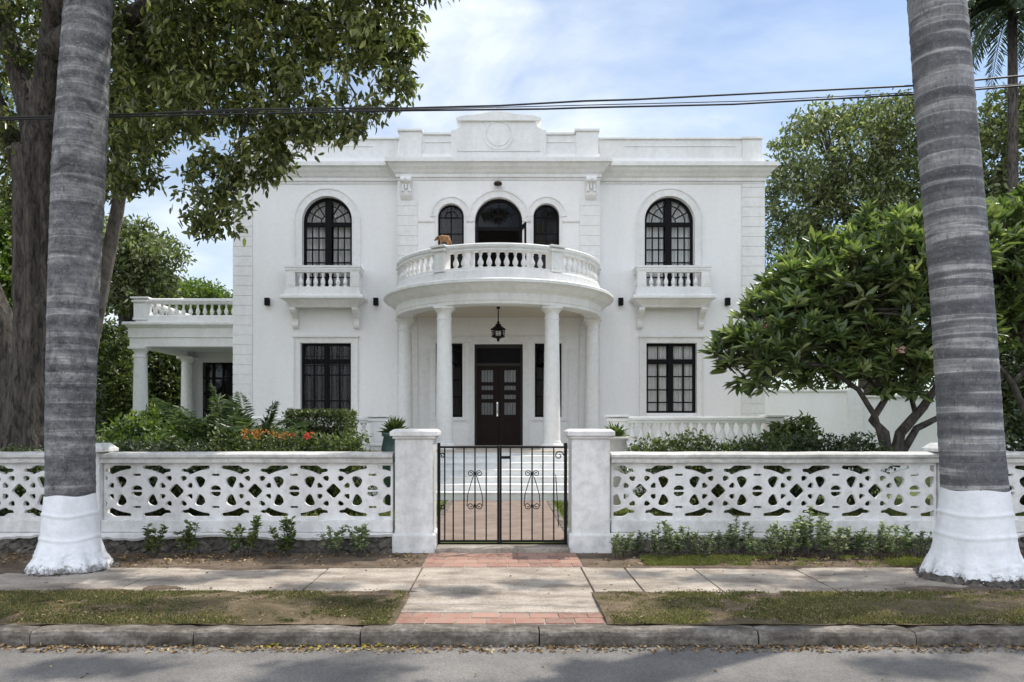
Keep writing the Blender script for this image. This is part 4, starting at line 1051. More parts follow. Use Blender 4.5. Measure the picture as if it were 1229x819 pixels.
V = [(.10,0,.165),(.02,0,.20),(-.06,0,.185),(-.11,0,.19),(-.165,0,.165),(-.205,0,.135),   # rump, back, shoulder, neck, head, muzzle
     (-.07,.035,.12),(-.075,.038,.06),(-.08,.038,.012),(-.10,.04,.008),
     (-.07,-.035,.12),(-.065,-.038,.06),(-.07,-.038,.012),(-.09,-.04,.008),
     (.11,.045,.12),(.085,.05,.075),(.125,.05,.045),(.11,.05,.010),(.085,.05,.008),
     (.11,-.045,.12),(.075,-.05,.075),(.115,-.05,.045),(.10,-.05,.010),(.075,-.05,.008),
     (.14,0,.14),(.165,0,.07),(.16,.01,.02)]
E = [(0,1),(1,2),(2,3),(3,4),(4,5),(2,6),(6,7),(7,8),(8,9),(2,10),(10,11),(11,12),(12,13),(0,14),(14,15),(15,16),(16,17),(17,18),(0,19),(19,20),(20,21),(21,22),(22,23),(0,24),(24,25),(25,26)]
RR = [.062,.070,.062,.045,.048,.024, .032,.018,.015,.013, .032,.018,.015,.013, .040,.028,.016,.014,.014, .040,.028,.016,.014,.014, .018,.014,.010]
V = [(ax+x, ay+y*.9, az+z*1.1) for x,y,z in V]
dog = thing('dog','small tan dog with dark muzzle standing head down on the round balcony rail','dog',(ax,ay,az))
skin('body','fur',V,E,RR,1,dog,(ax,ay,az))
m = MB()
for s in (-1,1):
    b = Vector((ax-.135,ay+s*.032,az+.235)); m.add([b+Vector((-.018,0,0)),b+Vector((.022,0,0)),b+Vector((.02,s*.03,-.05)),b+Vector((.0,s*.036,-.07)),b+Vector((-.015,s*.03,-.045)),b+Vector((0,s*.02,.0))],[(0,1,2,3,4),(0,5,1),(1,5,2),(2,5,3),(3,5,4),(4,5,0)],True)
m.build('ear','furdark',dog)
m = MB()
m.lathe([(.004,-.016),(.018,-.01),(.02,0),(.014,.012),(.003,.016)],(ax-.207,ay,az+.147),10)
for s in (-1,1): m.lathe([(.002,-.008),(.008,0),(.002,.008)],(ax-.19,ay+s*.034,az+.185),8)
m.build('muzzle','furdark',dog)

# ------------------------------------------------------------------ boundary wall right of the house
t = thing('boundary_wall','tall plain white boundary wall behind the frangipani tree right of the villa','wall',(12,22,0))
m = MB(); m.box(HX1+.004,10.1,22.0,22.2,0,2.52); m.build('wall_panel','wall',t); m = MB(); m.box(10.55,30,22.0,22.2,0,2.35); m.build('wall_panel','wall',t)
m = MB(); m.box(10.1,10.55,21.9,22.3,0,2.6); m.build('pier','trim',t,bevel=.01)
m = MB(); m.box(HX1+.004,10.08,21.95,22.25,2.522,2.58); m.box(10.57,30,21.95,22.25,2.352,2.41); m.build('coping','trim',t)

# ------------------------------------------------------------------ palms in the pavement
def royal_palm(px_z, base_xy, label, flare, seed):
    """px_z: (x,z,r) along the trunk"""
    random.seed(seed); bx, by = base_xy
    t = thing('palm_tree', label, 'palm tree', (bx,by,0), 'ringed royal palms along the pavement')
    zs = [p[1] for p in px_z]
    def at(z):
        return np.interp(z, zs, [p[0] for p in px_z]), np.interp(z, zs, [p[2] for p in px_z])
    n = 48; zw = flare['paint']
    v = []; f = []; rings = int((zs[-1]-zw)/.022)
    scars = []; zz_ = zw
    while zz_ < 8: zz_ += random.uniform(.09,.27); scars.append((zz_, random.uniform(0,6), random.uniform(.4,1)))
    off = 0; ph = 0
    for j in range(rings+1):
        z = zw+(zs[-1]-zw)*j/rings; cx, r = at(z)
        near = [q for q in scars if abs(q[0]-z) < .12]
        for k in range(n):
            a = 2*pi*k/n; q = r*(1+.012*math.sin(3*a+z*.7)+.006*math.sin(9*a+z*2)) + random.uniform(-.0022,.0022)
            for z_, p_, g_ in near: q += .0065*g_*math.exp(-((z-z_-.014*math.sin(2*a+p_)-.006*math.sin(5*a+p_))/.018)**2)
            v.append((cx+q*math.cos(a), by+q*math.sin(a), z+.01*math.sin(2*a+z)))
    for j in range(rings):
        for k in range(n): f.append((j*n+k,j*n+(k+1)%n,(j+1)*n+(k+1)%n,(j+1)*n+k))
    m = MB(); m.add(v,f,True); m.build('trunk',flare['mat'],t,recalc=False)
    v = []; f = []; N = 120; J = 60
    cxw, rw = at(zw); lob = [random.uniform(0,2*pi) for _ in range(4)]
    for j in range(J+1):
        u = j/J; z = -.03+(zw+.03+.012)*u
        cx = cxw
        for k in range(N):
            a = 2*pi*k/N
            root = .5+.5*math.sin(7*a+lob[0])*math.sin(3*a+lob[1])
            q = float(np.interp(z, flare['z'], flare['r']))
            low = max(0, 1-z/.42)
            q *= 1+.16*low*(root-.5)+.10*max(0,.20-z)/.2*math.sin(13*a+lob[2])*math.sin(5*a+lob[3])
            for zr in flare['ridge']: q += .012*math.exp(-((z-zr-.012*math.sin(3*a+lob[2]))/.016)**2)
            if z < .22: q += random.uniform(-.008,.008)
            zz = z + (.010*math.sin(4*a+lob[1]) if j == J else 0)
            v.append((cx+q*math.cos(a), by+q*math.sin(a), zz))
    for j in range(J):
        for k in range(N): f.append((j*N+k,j*N+(k+1)%N,(j+1)*N+(k+1)%N,(j+1)*N+k))
    m = MB(); m.add(v,f,True); m.build('limewashed_base','limewash',t,recalc=False)
    # fibrous root mound
    v = []; f = []; J = 6
    for j in range(J+1):
        u = j/J
        for k in range(N):
            a = 2*pi*k/N; q = flare['r'][0]*(1.20-.20*u)*(1+.06*math.sin(5*a+lob[0]))+random.uniform(-.02,.02)
            v.append((cxw+q*math.cos(a), by+q*math.sin(a), -.02+flare['mound']*u+random.uniform(-.014,.014)*(0 < j)))
    for j in range(J):
        for k in range(N): f.append((j*N+k,j*N+(k+1)%N,(j+1)*N+(k+1)%N,(j+1)*N+k))
    m = MB(); m.add(v,f,False); m.build('root_mound','stone',t,recalc=False)
    cx, r = at(zs[-1]); zt = zs[-1]
    m = MB(); m.lathe([(r,0),(r*1.25,.15),(r*1.2,.8),(r*.8,1.5),(r*.5,1.9)],(cx,by,zt),20); m.build('crownshaft','crownshaft',t)
    A = []; rm = MB()
    for k in range(15):
        L, up, dr = random.uniform(3.0,3.7), R(random.uniform(15,70)), random.uniform(.5,.9)
        arr, pt = frond_arrays((cx,by,zt+1.7),k*2.4+random.random()*.3,L,up,dr,70,.6,.2,.07,.7); A.append(arr); rm.tube([tuple(p) for p in pt[::6]],[.035*(1-i/13) for i in range(len(pt[::6]))],6)
    leaf_object('crown','leaf_palm',t,A); rm.build('frond_stems','crownshaft',t,recalc=False)
def rescale(P, k): return [(x*k, 1.6+(z-1.6)*k if z > 0 else 0, r*k) for x, z, r in P]
royal_palm(rescale([(-4.55,.0,.235),(-4.555,.84,.236),(-4.56,1.6,.232),(-4.52,2.9,.24),(-4.46,4.3,.255),(-4.36,6.06,.226),(-4.30,8,.215),(-4.28,10.6,.21)],1.05),(-4.79,8.3),
    'grey ringed palm with flared limewashed base at the left end of the pavement',{'mat':'palm_mottled','paint':.80,'z':[-.05,.05,.13,.24,.33,.57,.80,.9],'r':[.435,.405,.36,.322,.296,.275,.254,.25],'ridge':[.34,.60],'mound':.03},3)
royal_palm(rescale([(4.62,0,.30),(4.60,.95,.288),(4.575,1.3,.278),(4.48,2.7,.268),(4.37,3.95,.262),(4.225,5.72,.25),(4.1,7.6,.235),(4.0,11.5,.22)],1.068),(4.92,7.8),
    'grey ringed palm with tall limewashed base at the right end of the pavement',{'mat':'palm','paint':.905,'z':[-.05,.05,.16,.28,.46,.69,.905,1],'r':[.49,.47,.435,.392,.362,.335,.312,.305],'ridge':[.45,.67],'mound':.08},5)
random.seed(11)

# ------------------------------------------------------------------ trees
def PX(px, py, Z): return ((px-603)*Z/900, Z, 1.6-(py-508)*Z/900)
def blob(px, py, Z, rx, ry, rz, w=1):   # radii in px, px, metres deep
    x, y, z = PX(px, py, Z); return (x, y, z, rx*Z/900, rz, ry*Z/900, w)
# big dark canopy tree at left
Z = 12.6
t = thing('shade_tree','huge dark shade tree with rough forked trunk overhanging the left side','tree',PX(45,545,Z))
m = MB()
tr = [PX(40,560,Z),PX(42,500,Z),PX(46,420,Z),PX(47,330,Z),PX(48,250,Z),PX(48,180,Z)]
def gnarl(m, pts, rads, n=22, lobes=5, amp=.10, ns=6):
    P = [Vector(p) for p in pts]; out = []; rr = []
    for i in range(len(P)-1):
        for k in range(ns):
            t_ = k/ns; out.append(P[i].lerp(P[i+1],t_)); rr.append(rads[i]*(1-t_)+rads[i+1]*t_)
    out.append(P[-1]); rr.append(rads[-1]); s0 = len(m.v); m.tube(out, rr, n)
    for i in range(len(out)):
        for k in range(n):
            idx = s0+i*n+k; a = 2*pi*k/n
            q = 1+amp*math.sin(lobes*a+i*.18)+amp*.5*math.sin(9*a-i*.11)+random.uniform(-.03,.03)
            v = Vector(m.v[idx]); m.v[idx] = tuple(out[i]+(v-out[i])*q)
gnarl(m, tr, [.58,.42,.36,.355,.37,.40], 40, 9, .09)
m.build('trunk','bark',t,recalc=False)
m = MB()
gnarl(m,[PX(46,190,Z),PX(34,130,Z),PX(14,60,Z),PX(-10,-20,Z),PX(-40,-120,12)],[.22,.18,.15,.12,.08],14)
gnarl(m,[PX(50,190,Z),PX(58,120,12.3),PX(66,40,12),PX(72,-60,11.5),PX(110,-160,11)],[.34,.25,.20,.16,.12],14)
gnarl(m,[PX(40,240,Z),PX(12,160,Z),PX(-8,110,Z),PX(-60,20,Z)],[.20,.13,.10,.07],12)
gnarl(m,[PX(60,60,12),PX(100,35,11.5),PX(160,20,11),PX(230,-30,10.5),PX(330,-90,10)],[.20,.17,.14,.12,.09],12)
gnarl(m,[PX(66,20,12),PX(140,-70,10.5),PX(240,-150,9.5),PX(380,-220,8.5)],[.2,.15,.12,.08],10)
for a,b,r in ((PX(100,60,12),PX(280,72,11),.05),(PX(180,20,11),PX(400,60,10.2),.06),(PX(240,-20,10.5),PX(470,50,9.8),.05),(PX(200,70,11.2),PX(300,150,10.8),.04),(PX(150,20,11),PX(160,130,11.2),.045),(PX(400,50,10.2),PX(430,150,10),.025),(PX(300,130,10.8),PX(265,260,10.6),.025),(PX(300,60,10.9),PX(360,160,10.5),.03)):
    m.tube(bez(a,b,.1,7,.05),[r*(1-.1*k) for k in range(8)],7)
m.build('branches','bark',t,recalc=False)
bl = [blob(30,40,12.8,60,60,1.2,.7),blob(20,200,13,50,70,1.0,.6),blob(165,60,11.5,60,55,1.0),blob(250,40,11,60,50,1.0),blob(330,50,10.6,60,50,1.0),blob(410,30,10.2,60,40,.9),blob(465,50,9.9,48,45,.7),
      blob(190,130,11.4,55,40,.8),blob(280,120,10.9,70,38,.8),blob(360,125,10.5,45,42,.7),blob(432,120,10,32,48,.5),blob(150,195,11.6,38,45,.6,.8),blob(258,225,10.7,34,42,.45,.9),blob(310,185,10.7,42,32,.5),blob(245,262,10.6,22,22,.3,.9),blob(290,262,10.6,22,18,.25,.7),blob(345,165,10.5,30,22,.4),
      blob(385,145,10.3,26,25,.35,.8),blob(480,95,9.9,20,35,.3,.8),blob(418,155,10,18,22,.25,.8),
      blob(120,-70,11.5,150,70,1.6,.55),blob(330,-90,9.5,170,75,1.8,.5),blob(480,-60,9.0,80,40,1.2,.5),(-7,8,10.5,3,3,1.5,.2)]
P, cen = cluster_pts(bl, 2450, 22, .15, .35, .9)
shade = []  # leaf clusters added overhead, out of view, to cast dapples on road and pavement
for lx_, ly_, rx_, ry_ in ((-3.9,4.9,.7,.22),(-2.9,5.3,.5,.14),(-2.2,4.6,.7,.2),(-1.1,5.2,.5,.12),(-.2,4.7,.6,.2),(.9,5.25,.6,.13),(1.7,4.75,.5,.18),(3.0,5.3,.5,.12),(-4.3,5.5,.5,.12),
        (-3.5,7.6,.6,.14),(-2.6,7.95,.55,.12),(-1.8,7.3,.5,.12),(-.5,7.15,.55,.12),(.35,7.4,.35,.08),(2.3,7.7,.6,.12),(3.2,7.35,.5,.13),(3.7,7.9,.45,.1),(1.3,7.9,.3,.08),(-3.0,6.4,.6,.15),(-1.4,6.6,.4,.12),(1.9,6.5,.6,.16),(3.8,6.4,.6,.16),(-4.6,8.9,.5,.2),(-2.3,8.8,.5,.15)):
    h_ = random.uniform(8.6,9.8); shade.append((lx_+.462*h_, ly_+.346*h_, h_, rx_, ry_, .18, 1))
P2, _c = cluster_pts(shade, 560, 26, .18, .1, .7); P = np.concatenate([P, P2])
leaf_object('crown','leaf_dark',t,[leaf_arrays(P,.122,dbias=(0,0,-.45),nbias=(.1,.1,.8),aspect=.38)])
# leaning trunk behind the palm
t = thing('leaning_tree','smooth leaning tree trunk rising behind the left palm into the canopy','tree',PX(98,540,13.6))
m = MB(); gnarl(m,[PX(92,545,13.6),PX(104,430,13.6),PX(118,365,13.6),PX(131,300,13.6),PX(142,245,13.5),PX(149,190,13.3),PX(170,130,13),PX(195,90,12.8),PX(240,50,12.5)],[.17,.15,.135,.125,.11,.10,.09,.07,.04],12,4,.05)
m.build('trunk','bark_light',t,recalc=False)
P, cen = cluster_pts([blob(210,70,13,60,45,.8),blob(160,140,13.2,45,50,.7),blob(130,210,13.5,35,30,.5,.6)], 420, 15, .2, .2, .9)
leaf_object('crown','leaf_dark',t,[leaf_arrays(P,.13,dbias=(0,0,-.4),aspect=.44)])
# far left dark stem
Z = 15
t = thing('old_tree','dark stout tree trunk at the far left edge behind the shade tree','tree',PX(-14,545,Z))
m = MB(); gnarl(m,[PX(8,560,Z),PX(8,470,Z),PX(2,400,Z),PX(-22,330,Z),PX(-50,240,Z)],[.40,.30,.27,.24,.2],22,6); m.build('trunk','bark',t,recalc=False)
P, cen = cluster_pts([blob(-60,150,15,80,80,2),blob(10,130,15.5,60,60,1.5,.5)], 400, 15, .25, .2); leaf_object('crown','leaf_dark',t,[leaf_arrays(P,.14)])

def bgtree(name, label, px, Z, top, blobs, ncl, per, rc, leaf, mat, r=.22, cat='tree', limbs=8, bmat='bark', ybase=560, **k):
    x, y, _ = PX(px, 500, Z); zt = PX(px, top, Z)[2]
    pts = [(x,y,.0),(x+.05,y,zt*.33),(x-.04,y,zt*.66),(x,y,zt)]
    return tree(name,label,(x,y,0),pts,[r*1.3,r,r*.85,r*.6],blobs,ncl,per,rc,leaf,mat,bmat,limbs,cat,limb_r=r*.45,**k)
bgtree('rounded_tree','yellow-green leafy tree at the left edge behind the shade tree trunk',18,19,330,[blob(10,300,19,50,50,1.5),blob(30,350,19,45,45,1.5),blob(-30,370,19,60,60,1.5),blob(15,270,19.5,35,30,1.2)],700,16,.30,.17,'leaf_lime')
bgtree('airy_tree','airy tree with open crown just left of the wing roof terrace',150,27,310,[blob(150,310,27,45,32,1.8),blob(185,305,27,35,25,1.6),blob(140,350,27,45,35,1.8),blob(180,345,27.5,30,28,1.5),blob(125,290,27,30,30,1.5),blob(160,280,27,28,16,1.0)],700,14,.34,.2,'leaf_bg',limbs=10,twigs=80)
bgtree('round_tree','dense round green tree behind the wing balustrade',235,33,365,[blob(225,372,33,55,34,2.5),blob(190,365,33,30,25,2),blob(262,372,34,25,18,1.5)],900,18,.36,.2,'leaf_lime')
bgtree('tall_shrub','tall shrub between the left palm and the wing column',125,25,470,[blob(125,440,25,32,50,1.2),blob(112,480,25,32,45,1.2),blob(150,480,26,35,40,1.0),blob(135,410,25,26,24,.8),blob(165,440,27,26,40,.8)],900,16,.22,.15,'leaf_hedge',.08,'shrub')
bgtree('tall_shrub','broad leaved shrub seen between the two wing columns',200,28,470,[blob(195,440,28,26,45,1.2),blob(200,480,28,30,35,1.2),blob(185,410,28,22,25,1)],700,16,.3,.2,'leaf_hedge',.08,'shrub')
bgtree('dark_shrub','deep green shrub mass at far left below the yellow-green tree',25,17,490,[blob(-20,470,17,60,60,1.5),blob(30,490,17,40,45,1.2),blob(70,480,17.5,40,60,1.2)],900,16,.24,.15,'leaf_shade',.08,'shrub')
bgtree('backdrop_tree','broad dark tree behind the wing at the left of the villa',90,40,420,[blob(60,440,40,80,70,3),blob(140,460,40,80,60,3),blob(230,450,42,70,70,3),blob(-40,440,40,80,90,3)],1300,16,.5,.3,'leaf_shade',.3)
# right background trees
bgtree('spreading_tree','large spreading tree behind the right side of the villa',1040,30,260,[blob(1000,185,30,75,55,3),blob(1060,165,30,60,42,2.5),blob(965,240,30,50,50,2.5),blob(1040,260,30,80,60,3),blob(950,300,30,45,50,2),blob(1100,230,30,60,70,3),blob(1030,340,30,90,60,3),blob(1085,140,30,40,25,1.5),blob(985,150,30,40,18,1.2,.6)],2250,15,.38,.20,'leaf_bg',.35,limbs=14,twigs=160)
bgtree('dense_tree','dense tree behind the right palm trunk at the right edge',1200,26,230,[blob(1200,200,26,60,70,2.5),blob(1170,270,26,60,60,2),blob(1230,300,26,60,70,2),blob(1215,140,26,40,35,1.5,.8),blob(1180,330,26,50,50,2)],1500,15,.38,.2,'leaf_bg',.35,limbs=10,twigs=80)
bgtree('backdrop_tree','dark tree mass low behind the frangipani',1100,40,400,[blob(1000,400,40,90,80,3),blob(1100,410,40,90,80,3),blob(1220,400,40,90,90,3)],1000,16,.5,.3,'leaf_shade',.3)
tree('street_tree','leafy tree just beyond the right edge whose dappled shade falls on the pavement',(9.6,10.6,0),[(9.6,10.6,0),(9.5,10.5,3),(9.3,10.3,6.5)],[.3,.24,.18],[(7.6,10.6,9.3,1.6,.9,.7,.5),(9.2,10.2,9.8,1.6,1.6,1.2,.8),(10.4,11,8.6,1.4,1.4,1.2,1)],520,15,.22,.12,'leaf_dark',limbs=8)
bgtree('dark_shrub','added dark leafy shrub standing in for shade on the boundary wall beside the right palm trunk',1230,19,470,[blob(1215,450,19,45,55,1.0),blob(1180,480,19,40,45,1.0),blob(1260,430,19,50,60,1.2)],650,16,.24,.15,'leaf_shade',.08,'shrub')  # shrub added to darken the spot where the wall lies in shade
# feathery palm top right
x, y, z = PX(1216,14,24)
t = thing('feathery_palm','tall palm with drooping feathery fronds at the top right corner','palm tree',(x,y,0))
m = MB(); m.tube([(x+.1,y,0),(x,y,z*.5),(x-.02,y,z)],[.2,.16,.13],14); m.build('trunk','bark',t,recalc=False)
A = []; rm = MB()
for k in range(34):
    L, up, dr = random.uniform(2.3,3.2), R(random.uniform(-10,65)), random.uniform(.6,1.1)
    arr, pt = frond_arrays((x,y,z+.2),k*2.4,L,up,dr,60,.5,.1,.07,1.0); A.append(arr); rm.tube([tuple(p) for p in pt[::6]],[.03*(1-i/13) for i in range(len(pt[::6]))],5)
leaf_object('crown','leaf_palm',t,A); rm.build('frond_stems','crownshaft',t,recalc=False)
# frangipani
def frangipani(label, base, limbs_px, Z, domes, nros, seed, nbl=7):
    random.seed(seed)
    t = thing('frangipani_tree', label, 'tree', base)
    m = MB(); tips = []
    for pts, r in limbs_px:
        P = [Vector(PX(a,b,Z+dz)) for a,b,dz in pts]
        gnarl(m, P, [r*(1-.55*i/(len(P)-1)) for i in range(len(P))], 10, 3, .06, 4); tips.append(P[-1]); 
    tw = MB(); A = []; ros = []
    for i in range(nros):
        d = random.choices(domes, weights=[q[3]*q[5]*q[6] for q in domes])[0]
        while True:
            u = Vector((random.gauss(0,1),random.gauss(0,1),random.gauss(0,1))).normalized()
            if u.z > -.45 or random.random() < .25: break
        rad = random.uniform(.5,1.0)**.6*(random.uniform(1.0,1.10) if random.random() < .15 else 1)
        p = Vector((d[0]+u.x*d[3]*rad, d[1]+u.y*d[4]*rad, d[2]+u.z*d[5]*rad)); ros.append((p,u))
        src = min(tips, key=lambda q: (q-p).length)
        if i % 3 == 0: tw.tube(bez(src+Vector((random.uniform(-.1,.1),random.uniform(-.1,.1),0)), p, -.05, 4, .05), [.035,.028,.022,.017,.014], 5)
        elif u.z > -.05: tw.tube([p-Vector((u.x*.3,u.y*.3,.35)), p-Vector((u.x*.12,u.y*.12,.12)), p], [.016,.014,.012], 5)
        k = random.randint(14,20); P = np.repeat(np.array([tuple(p)]),k,0)+rng.normal(size=(k,3))*.03
        az = np.arange(k)*2.4+random.random()*6; el = rng.uniform(-.25,1.15,k)
        D = np.stack([np.cos(az)*np.cos(el),np.sin(az)*np.cos(el),np.sin(el)],1)+np.array([u.x,u.y,u.z])*.5
        A.append(leaf_arrays(P,.285,dirs=D,nbias=(0,-.3,1.3),aspect=.29,fold=.14,curl=.12))
    m.build('trunk','bark_frangi',t,recalc=False); tw.build('branches','bark_frangi',t,recalc=False)
    leaf_object('crown','leaf_frangi',t,A)
    A = []; front = sorted([q for q in ros], key=lambda q: q[0].y)
    sel = random.sample(front[:nros//3], nbl)
    for p,u in sel:
        for q in range(4):
            c_ = np.array(tuple(p))+np.array([0,-.12,.08])+rng.normal(size=3)*.05
            az = np.arange(5)*2*pi/5; D = np.stack([np.cos(az),np.sin(az)*.5-.4,np.full(5,.3)+np.sin(az)*.5],1)
            A.append(leaf_arrays(np.repeat(c_[None],5,0),.06,dirs=D,nbias=(0,-1,.5),aspect=.6))
    leaf_object('blossoms','petal_pink',t,A); random.seed(seed+1)
Z = 14
frangipani('frangipani tree with twisting trunks and broad leaf crown in front of the villa corner', PX(1062,545,Z),
  [([(1068,560,0),(1062,520,0),(1046,505,0),(1062,480,0),(1075,455,.1),(1060,420,.1)],.085),([(1072,560,0),(1080,520,0),(1108,488,-.1),(1120,470,-.2),(1150,430,-.3)],.11),([(1064,560,0),(1078,525,.1),(1100,500,.2),(1092,470,.3),(1110,430,.4)],.07),
   ([(1062,545,0),(1050,500,-.1),(1030,468,-.3),(990,440,-.5),(950,430,-.5)],.06),([(1076,555,.1),(1100,515,.2),(1130,500,.3),(1146,470,.4)],.08),([(1062,480,.0),(1030,440,.1),(1000,410,.2)],.04),([(1058,470,.0),(1040,420,-.3),(1020,370,-.4)],.045),([(1110,430,.3),(1120,380,.2),(1110,330,.1)],.05)],Z,
  [blob(1060,330,Z,95,70,1.5,1),blob(960,400,Z,85,55,1.2,1),blob(905,430,Z-.2,50,36,.8,1),blob(1000,350,Z,80,50,1.2,1),blob(1080,400,Z,90,65,1.5,1),blob(1130,310,Z,50,60,1.3,1),blob(940,440,Z-.3,60,30,.8,.7),blob(1075,435,Z-.2,75,42,1.0,1),blob(1010,445,Z,50,30,.8,.8)],780,21)
frangipani('second frangipani at the right edge partly hidden by the right palm trunk', PX(1240,545,15),
  [([(1236,560,0),(1232,500,0),(1215,460,0),(1190,430,0)],.09),([(1236,540,0),(1245,450,0),(1225,400,0)],.09),([(1215,460,0),(1235,440,.2),(1250,400,.3)],.05)],15,
  [blob(1205,300,15,50,50,1.3,1),blob(1240,350,15,60,80,1.5,1),blob(1190,360,15,50,50,1.3,1),blob(1250,270,15,50,40,1.2,1)],330,31,4)

# ------------------------------------------------------------------ garden planting
random.seed(5)
def bush(name, label, blobs, ncl, per, rc, leaf, mat, cat='bush', group=None, stems=7, shell=.6):
    b0 = blobs[0]; t = thing(name, label, cat, (b0[0],b0[1],.08), group)
    P, cen = cluster_pts(blobs, ncl, per, rc, shell); P[:,2] = np.maximum(P[:,2], .1)
    m = MB()
    for i in range(stems):
        q = cen[random.randrange(len(cen))]; m.tube(bez((b0[0]+random.uniform(-.25,.25)*b0[3]*4,b0[1]+random.uniform(-.1,.1),.05), q, .1, 3, .04), [.02,.015,.01,.006], 5)
    m.build('stems','bark_light',t,recalc=False); leaf_object('foliage',mat,t,[leaf_arrays(P,leaf,dbias=(0,0,.25),nbias=(0,-.2,.8))])
    return t
def ground_bl(px, py, Z, rx, rz, depth, w=1):
    """ellipsoid standing on the ground: its top at pixel py"""
    x, y, z = PX(px,py,Z); h = z-.05; return (x,y,h*.52,rx*Z/900,depth,h*.5,w)
bush('leafy_bush','bright yellow-green bush in front of the wing column',[ground_bl(160,500,12.4,42,0,.6),ground_bl(205,512,12.2,40,0,.5),ground_bl(180,492,12.8,28,0,.4),ground_bl(130,512,12.4,22,0,.4)],620,15,.15,.10,'leaf_lime')
# box hedge
def box_hedge(label, x0, x1, y0, y1, z1, n, mat, leaf=.06, name='clipped_hedge'):
    t = thing(name, label, 'hedge', ((x0+x1)/2,(y0+y1)/2,.08))
    P = np.stack([rng.uniform(x0,x1,n),rng.uniform(y0,y1,n),rng.uniform(.1,z1,n)],1)
    f = rng.integers(0,4,n); P[f==0,1] = y0+rng.uniform(-.04,.06,(f==0).sum()); P[f==1,2] = z1+rng.uniform(-.06,.05,(f==1).sum())
    k = f==2; P[k,0] = np.where(rng.random(k.sum())<.5,x0,x1)+rng.uniform(-.05,.05,k.sum())
    leaf_object('foliage',mat,t,[leaf_arrays(P,leaf,dbias=(0,-.2,.2),nbias=(0,-.4,.7),aspect=.5)])
    m = MB(); m.rbox(((x0+x1)/2,(y0+y1)/2,z1*.45),((x1-x0)/2-.12,(y1-y0)/2-.12,z1*.40)); m.build('inner_twigs','bark',t)
    for i in range(0): pass
    return t
x0 = PX(342,0,14.3)[0]; x1 = PX(414,0,14.3)[0]
box_hedge('clipped box hedge under the dark ground floor window', x0, x1, 14.3, 15.4, 1.6+12*14.4/900, 16000,'leaf_hedge')
# feather palm clump
t = thing('feather_palm_clump','low clump of arching feathery palm fronds left of the clipped hedge','palm plant',PX(280,540,12.8))
A = []; rm = MB(); bx, by, bz = PX(280,545,12.9)
for k in range(46):
    c_ = random.choice(((0,0),(-.45,.1),(.35,.0)))
    L, up, dr = random.uniform(2.4,3.2), R(random.uniform(54,84)), random.uniform(.36,.54)
    arr, pt = frond_arrays((bx+c_[0],by+c_[1],.35),k*2.4,L,up,dr,64,.27,.25,.075,.5); A.append(arr); rm.tube([tuple(p) for p in pt[::5]],[.012*(1-i/10) for i in range(len(pt[::5]))],5)
leaf_object('fronds','leaf_cycad',t,A); rm.build('frond_stems','crownshaft',t,recalc=False)
# ixora flower beds
def flower_hedge(label, x0, x1, y, ztop, n, flowers, mat='leaf_hedge', name='flowering_hedge'):
    t = thing(name,label,'flower hedge',((x0+x1)/2,y,.08))
    bl_ = []; x = x0+.15
    while x < x1:
        h = ztop+random.uniform(-.08,.03); bl_.append((x,y+random.uniform(-.1,.1),h*.55,.28,.35,h*.45,1)); x += .22
    P, cen = cluster_pts(bl_, n, 15, .10, .6); leaf_object('foliage',mat,t,[leaf_arrays(P,.07,dbias=(0,0,.3),nbias=(0,-.3,.8),aspect=.45)])
    m = MB()
    for q in cen[::40]: m.tube([(q[0],y,.05),tuple(q)],[.012,.005],4)
    m.build('stems','bark_light',t,recalc=False)
    for nm, mt, cnt, xa, xb in flowers:
        A = []
        for i in range(cnt):
            c_ = np.array([random.uniform(xa,xb), y-random.uniform(.15,.34), ztop*random.uniform(.90,1.0)+.02])
            k = 18; Pp = c_+unit(rng.normal(size=(k,3)))*.036*np.array([1,1,.6]); A.append(leaf_arrays(Pp,.026,dirs=unit(Pp-c_),nbias=(0,-1,.5),aspect=.8))
        leaf_object(nm,mt,t,A)
Xp = lambda px,Z: (px-603)*Z/900
flower_hedge('low hedge with orange and red blossoms behind the left garden wall',Xp(248,11.6),Xp(446,11.6),11.6,1.6-10*11.6/900,1100,[('orange_blossoms','petal_orange',13,Xp(285,11.6),Xp(345,11.6)),('red_blossoms','petal_red',4,Xp(352,11.6),Xp(425,11.6))])
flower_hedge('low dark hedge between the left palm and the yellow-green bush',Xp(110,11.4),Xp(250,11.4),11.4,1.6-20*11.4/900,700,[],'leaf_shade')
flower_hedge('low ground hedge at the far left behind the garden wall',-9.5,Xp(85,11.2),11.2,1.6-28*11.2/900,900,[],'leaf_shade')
flower_hedge('low green hedge in front of the right terrace balustrade',Xp(762,12.4),Xp(940,12.4),12.4,1.6-12*12.4/900,1100,[])
flower_hedge('dark low hedge under the frangipani trunks',Xp(940,12.6),Xp(1045,12.6),12.6,1.6-13*12.6/900,650,[],'leaf_shade')
bush('leafy_bush','rounded dark green bush at the right end of the terrace balustrade',[ground_bl(958,499,13.6,24,0,.5),ground_bl(935,510,13.6,20,0,.4)],330,15,.13,.12,'leaf_hedge')
bush('leafy_bush','dark hedge bush at the right edge beyond the right palm',[ground_bl(1215,498,13,45,0,.6),ground_bl(1270,498,13,45,0,.6)],500,15,.14,.10,'leaf_shade')
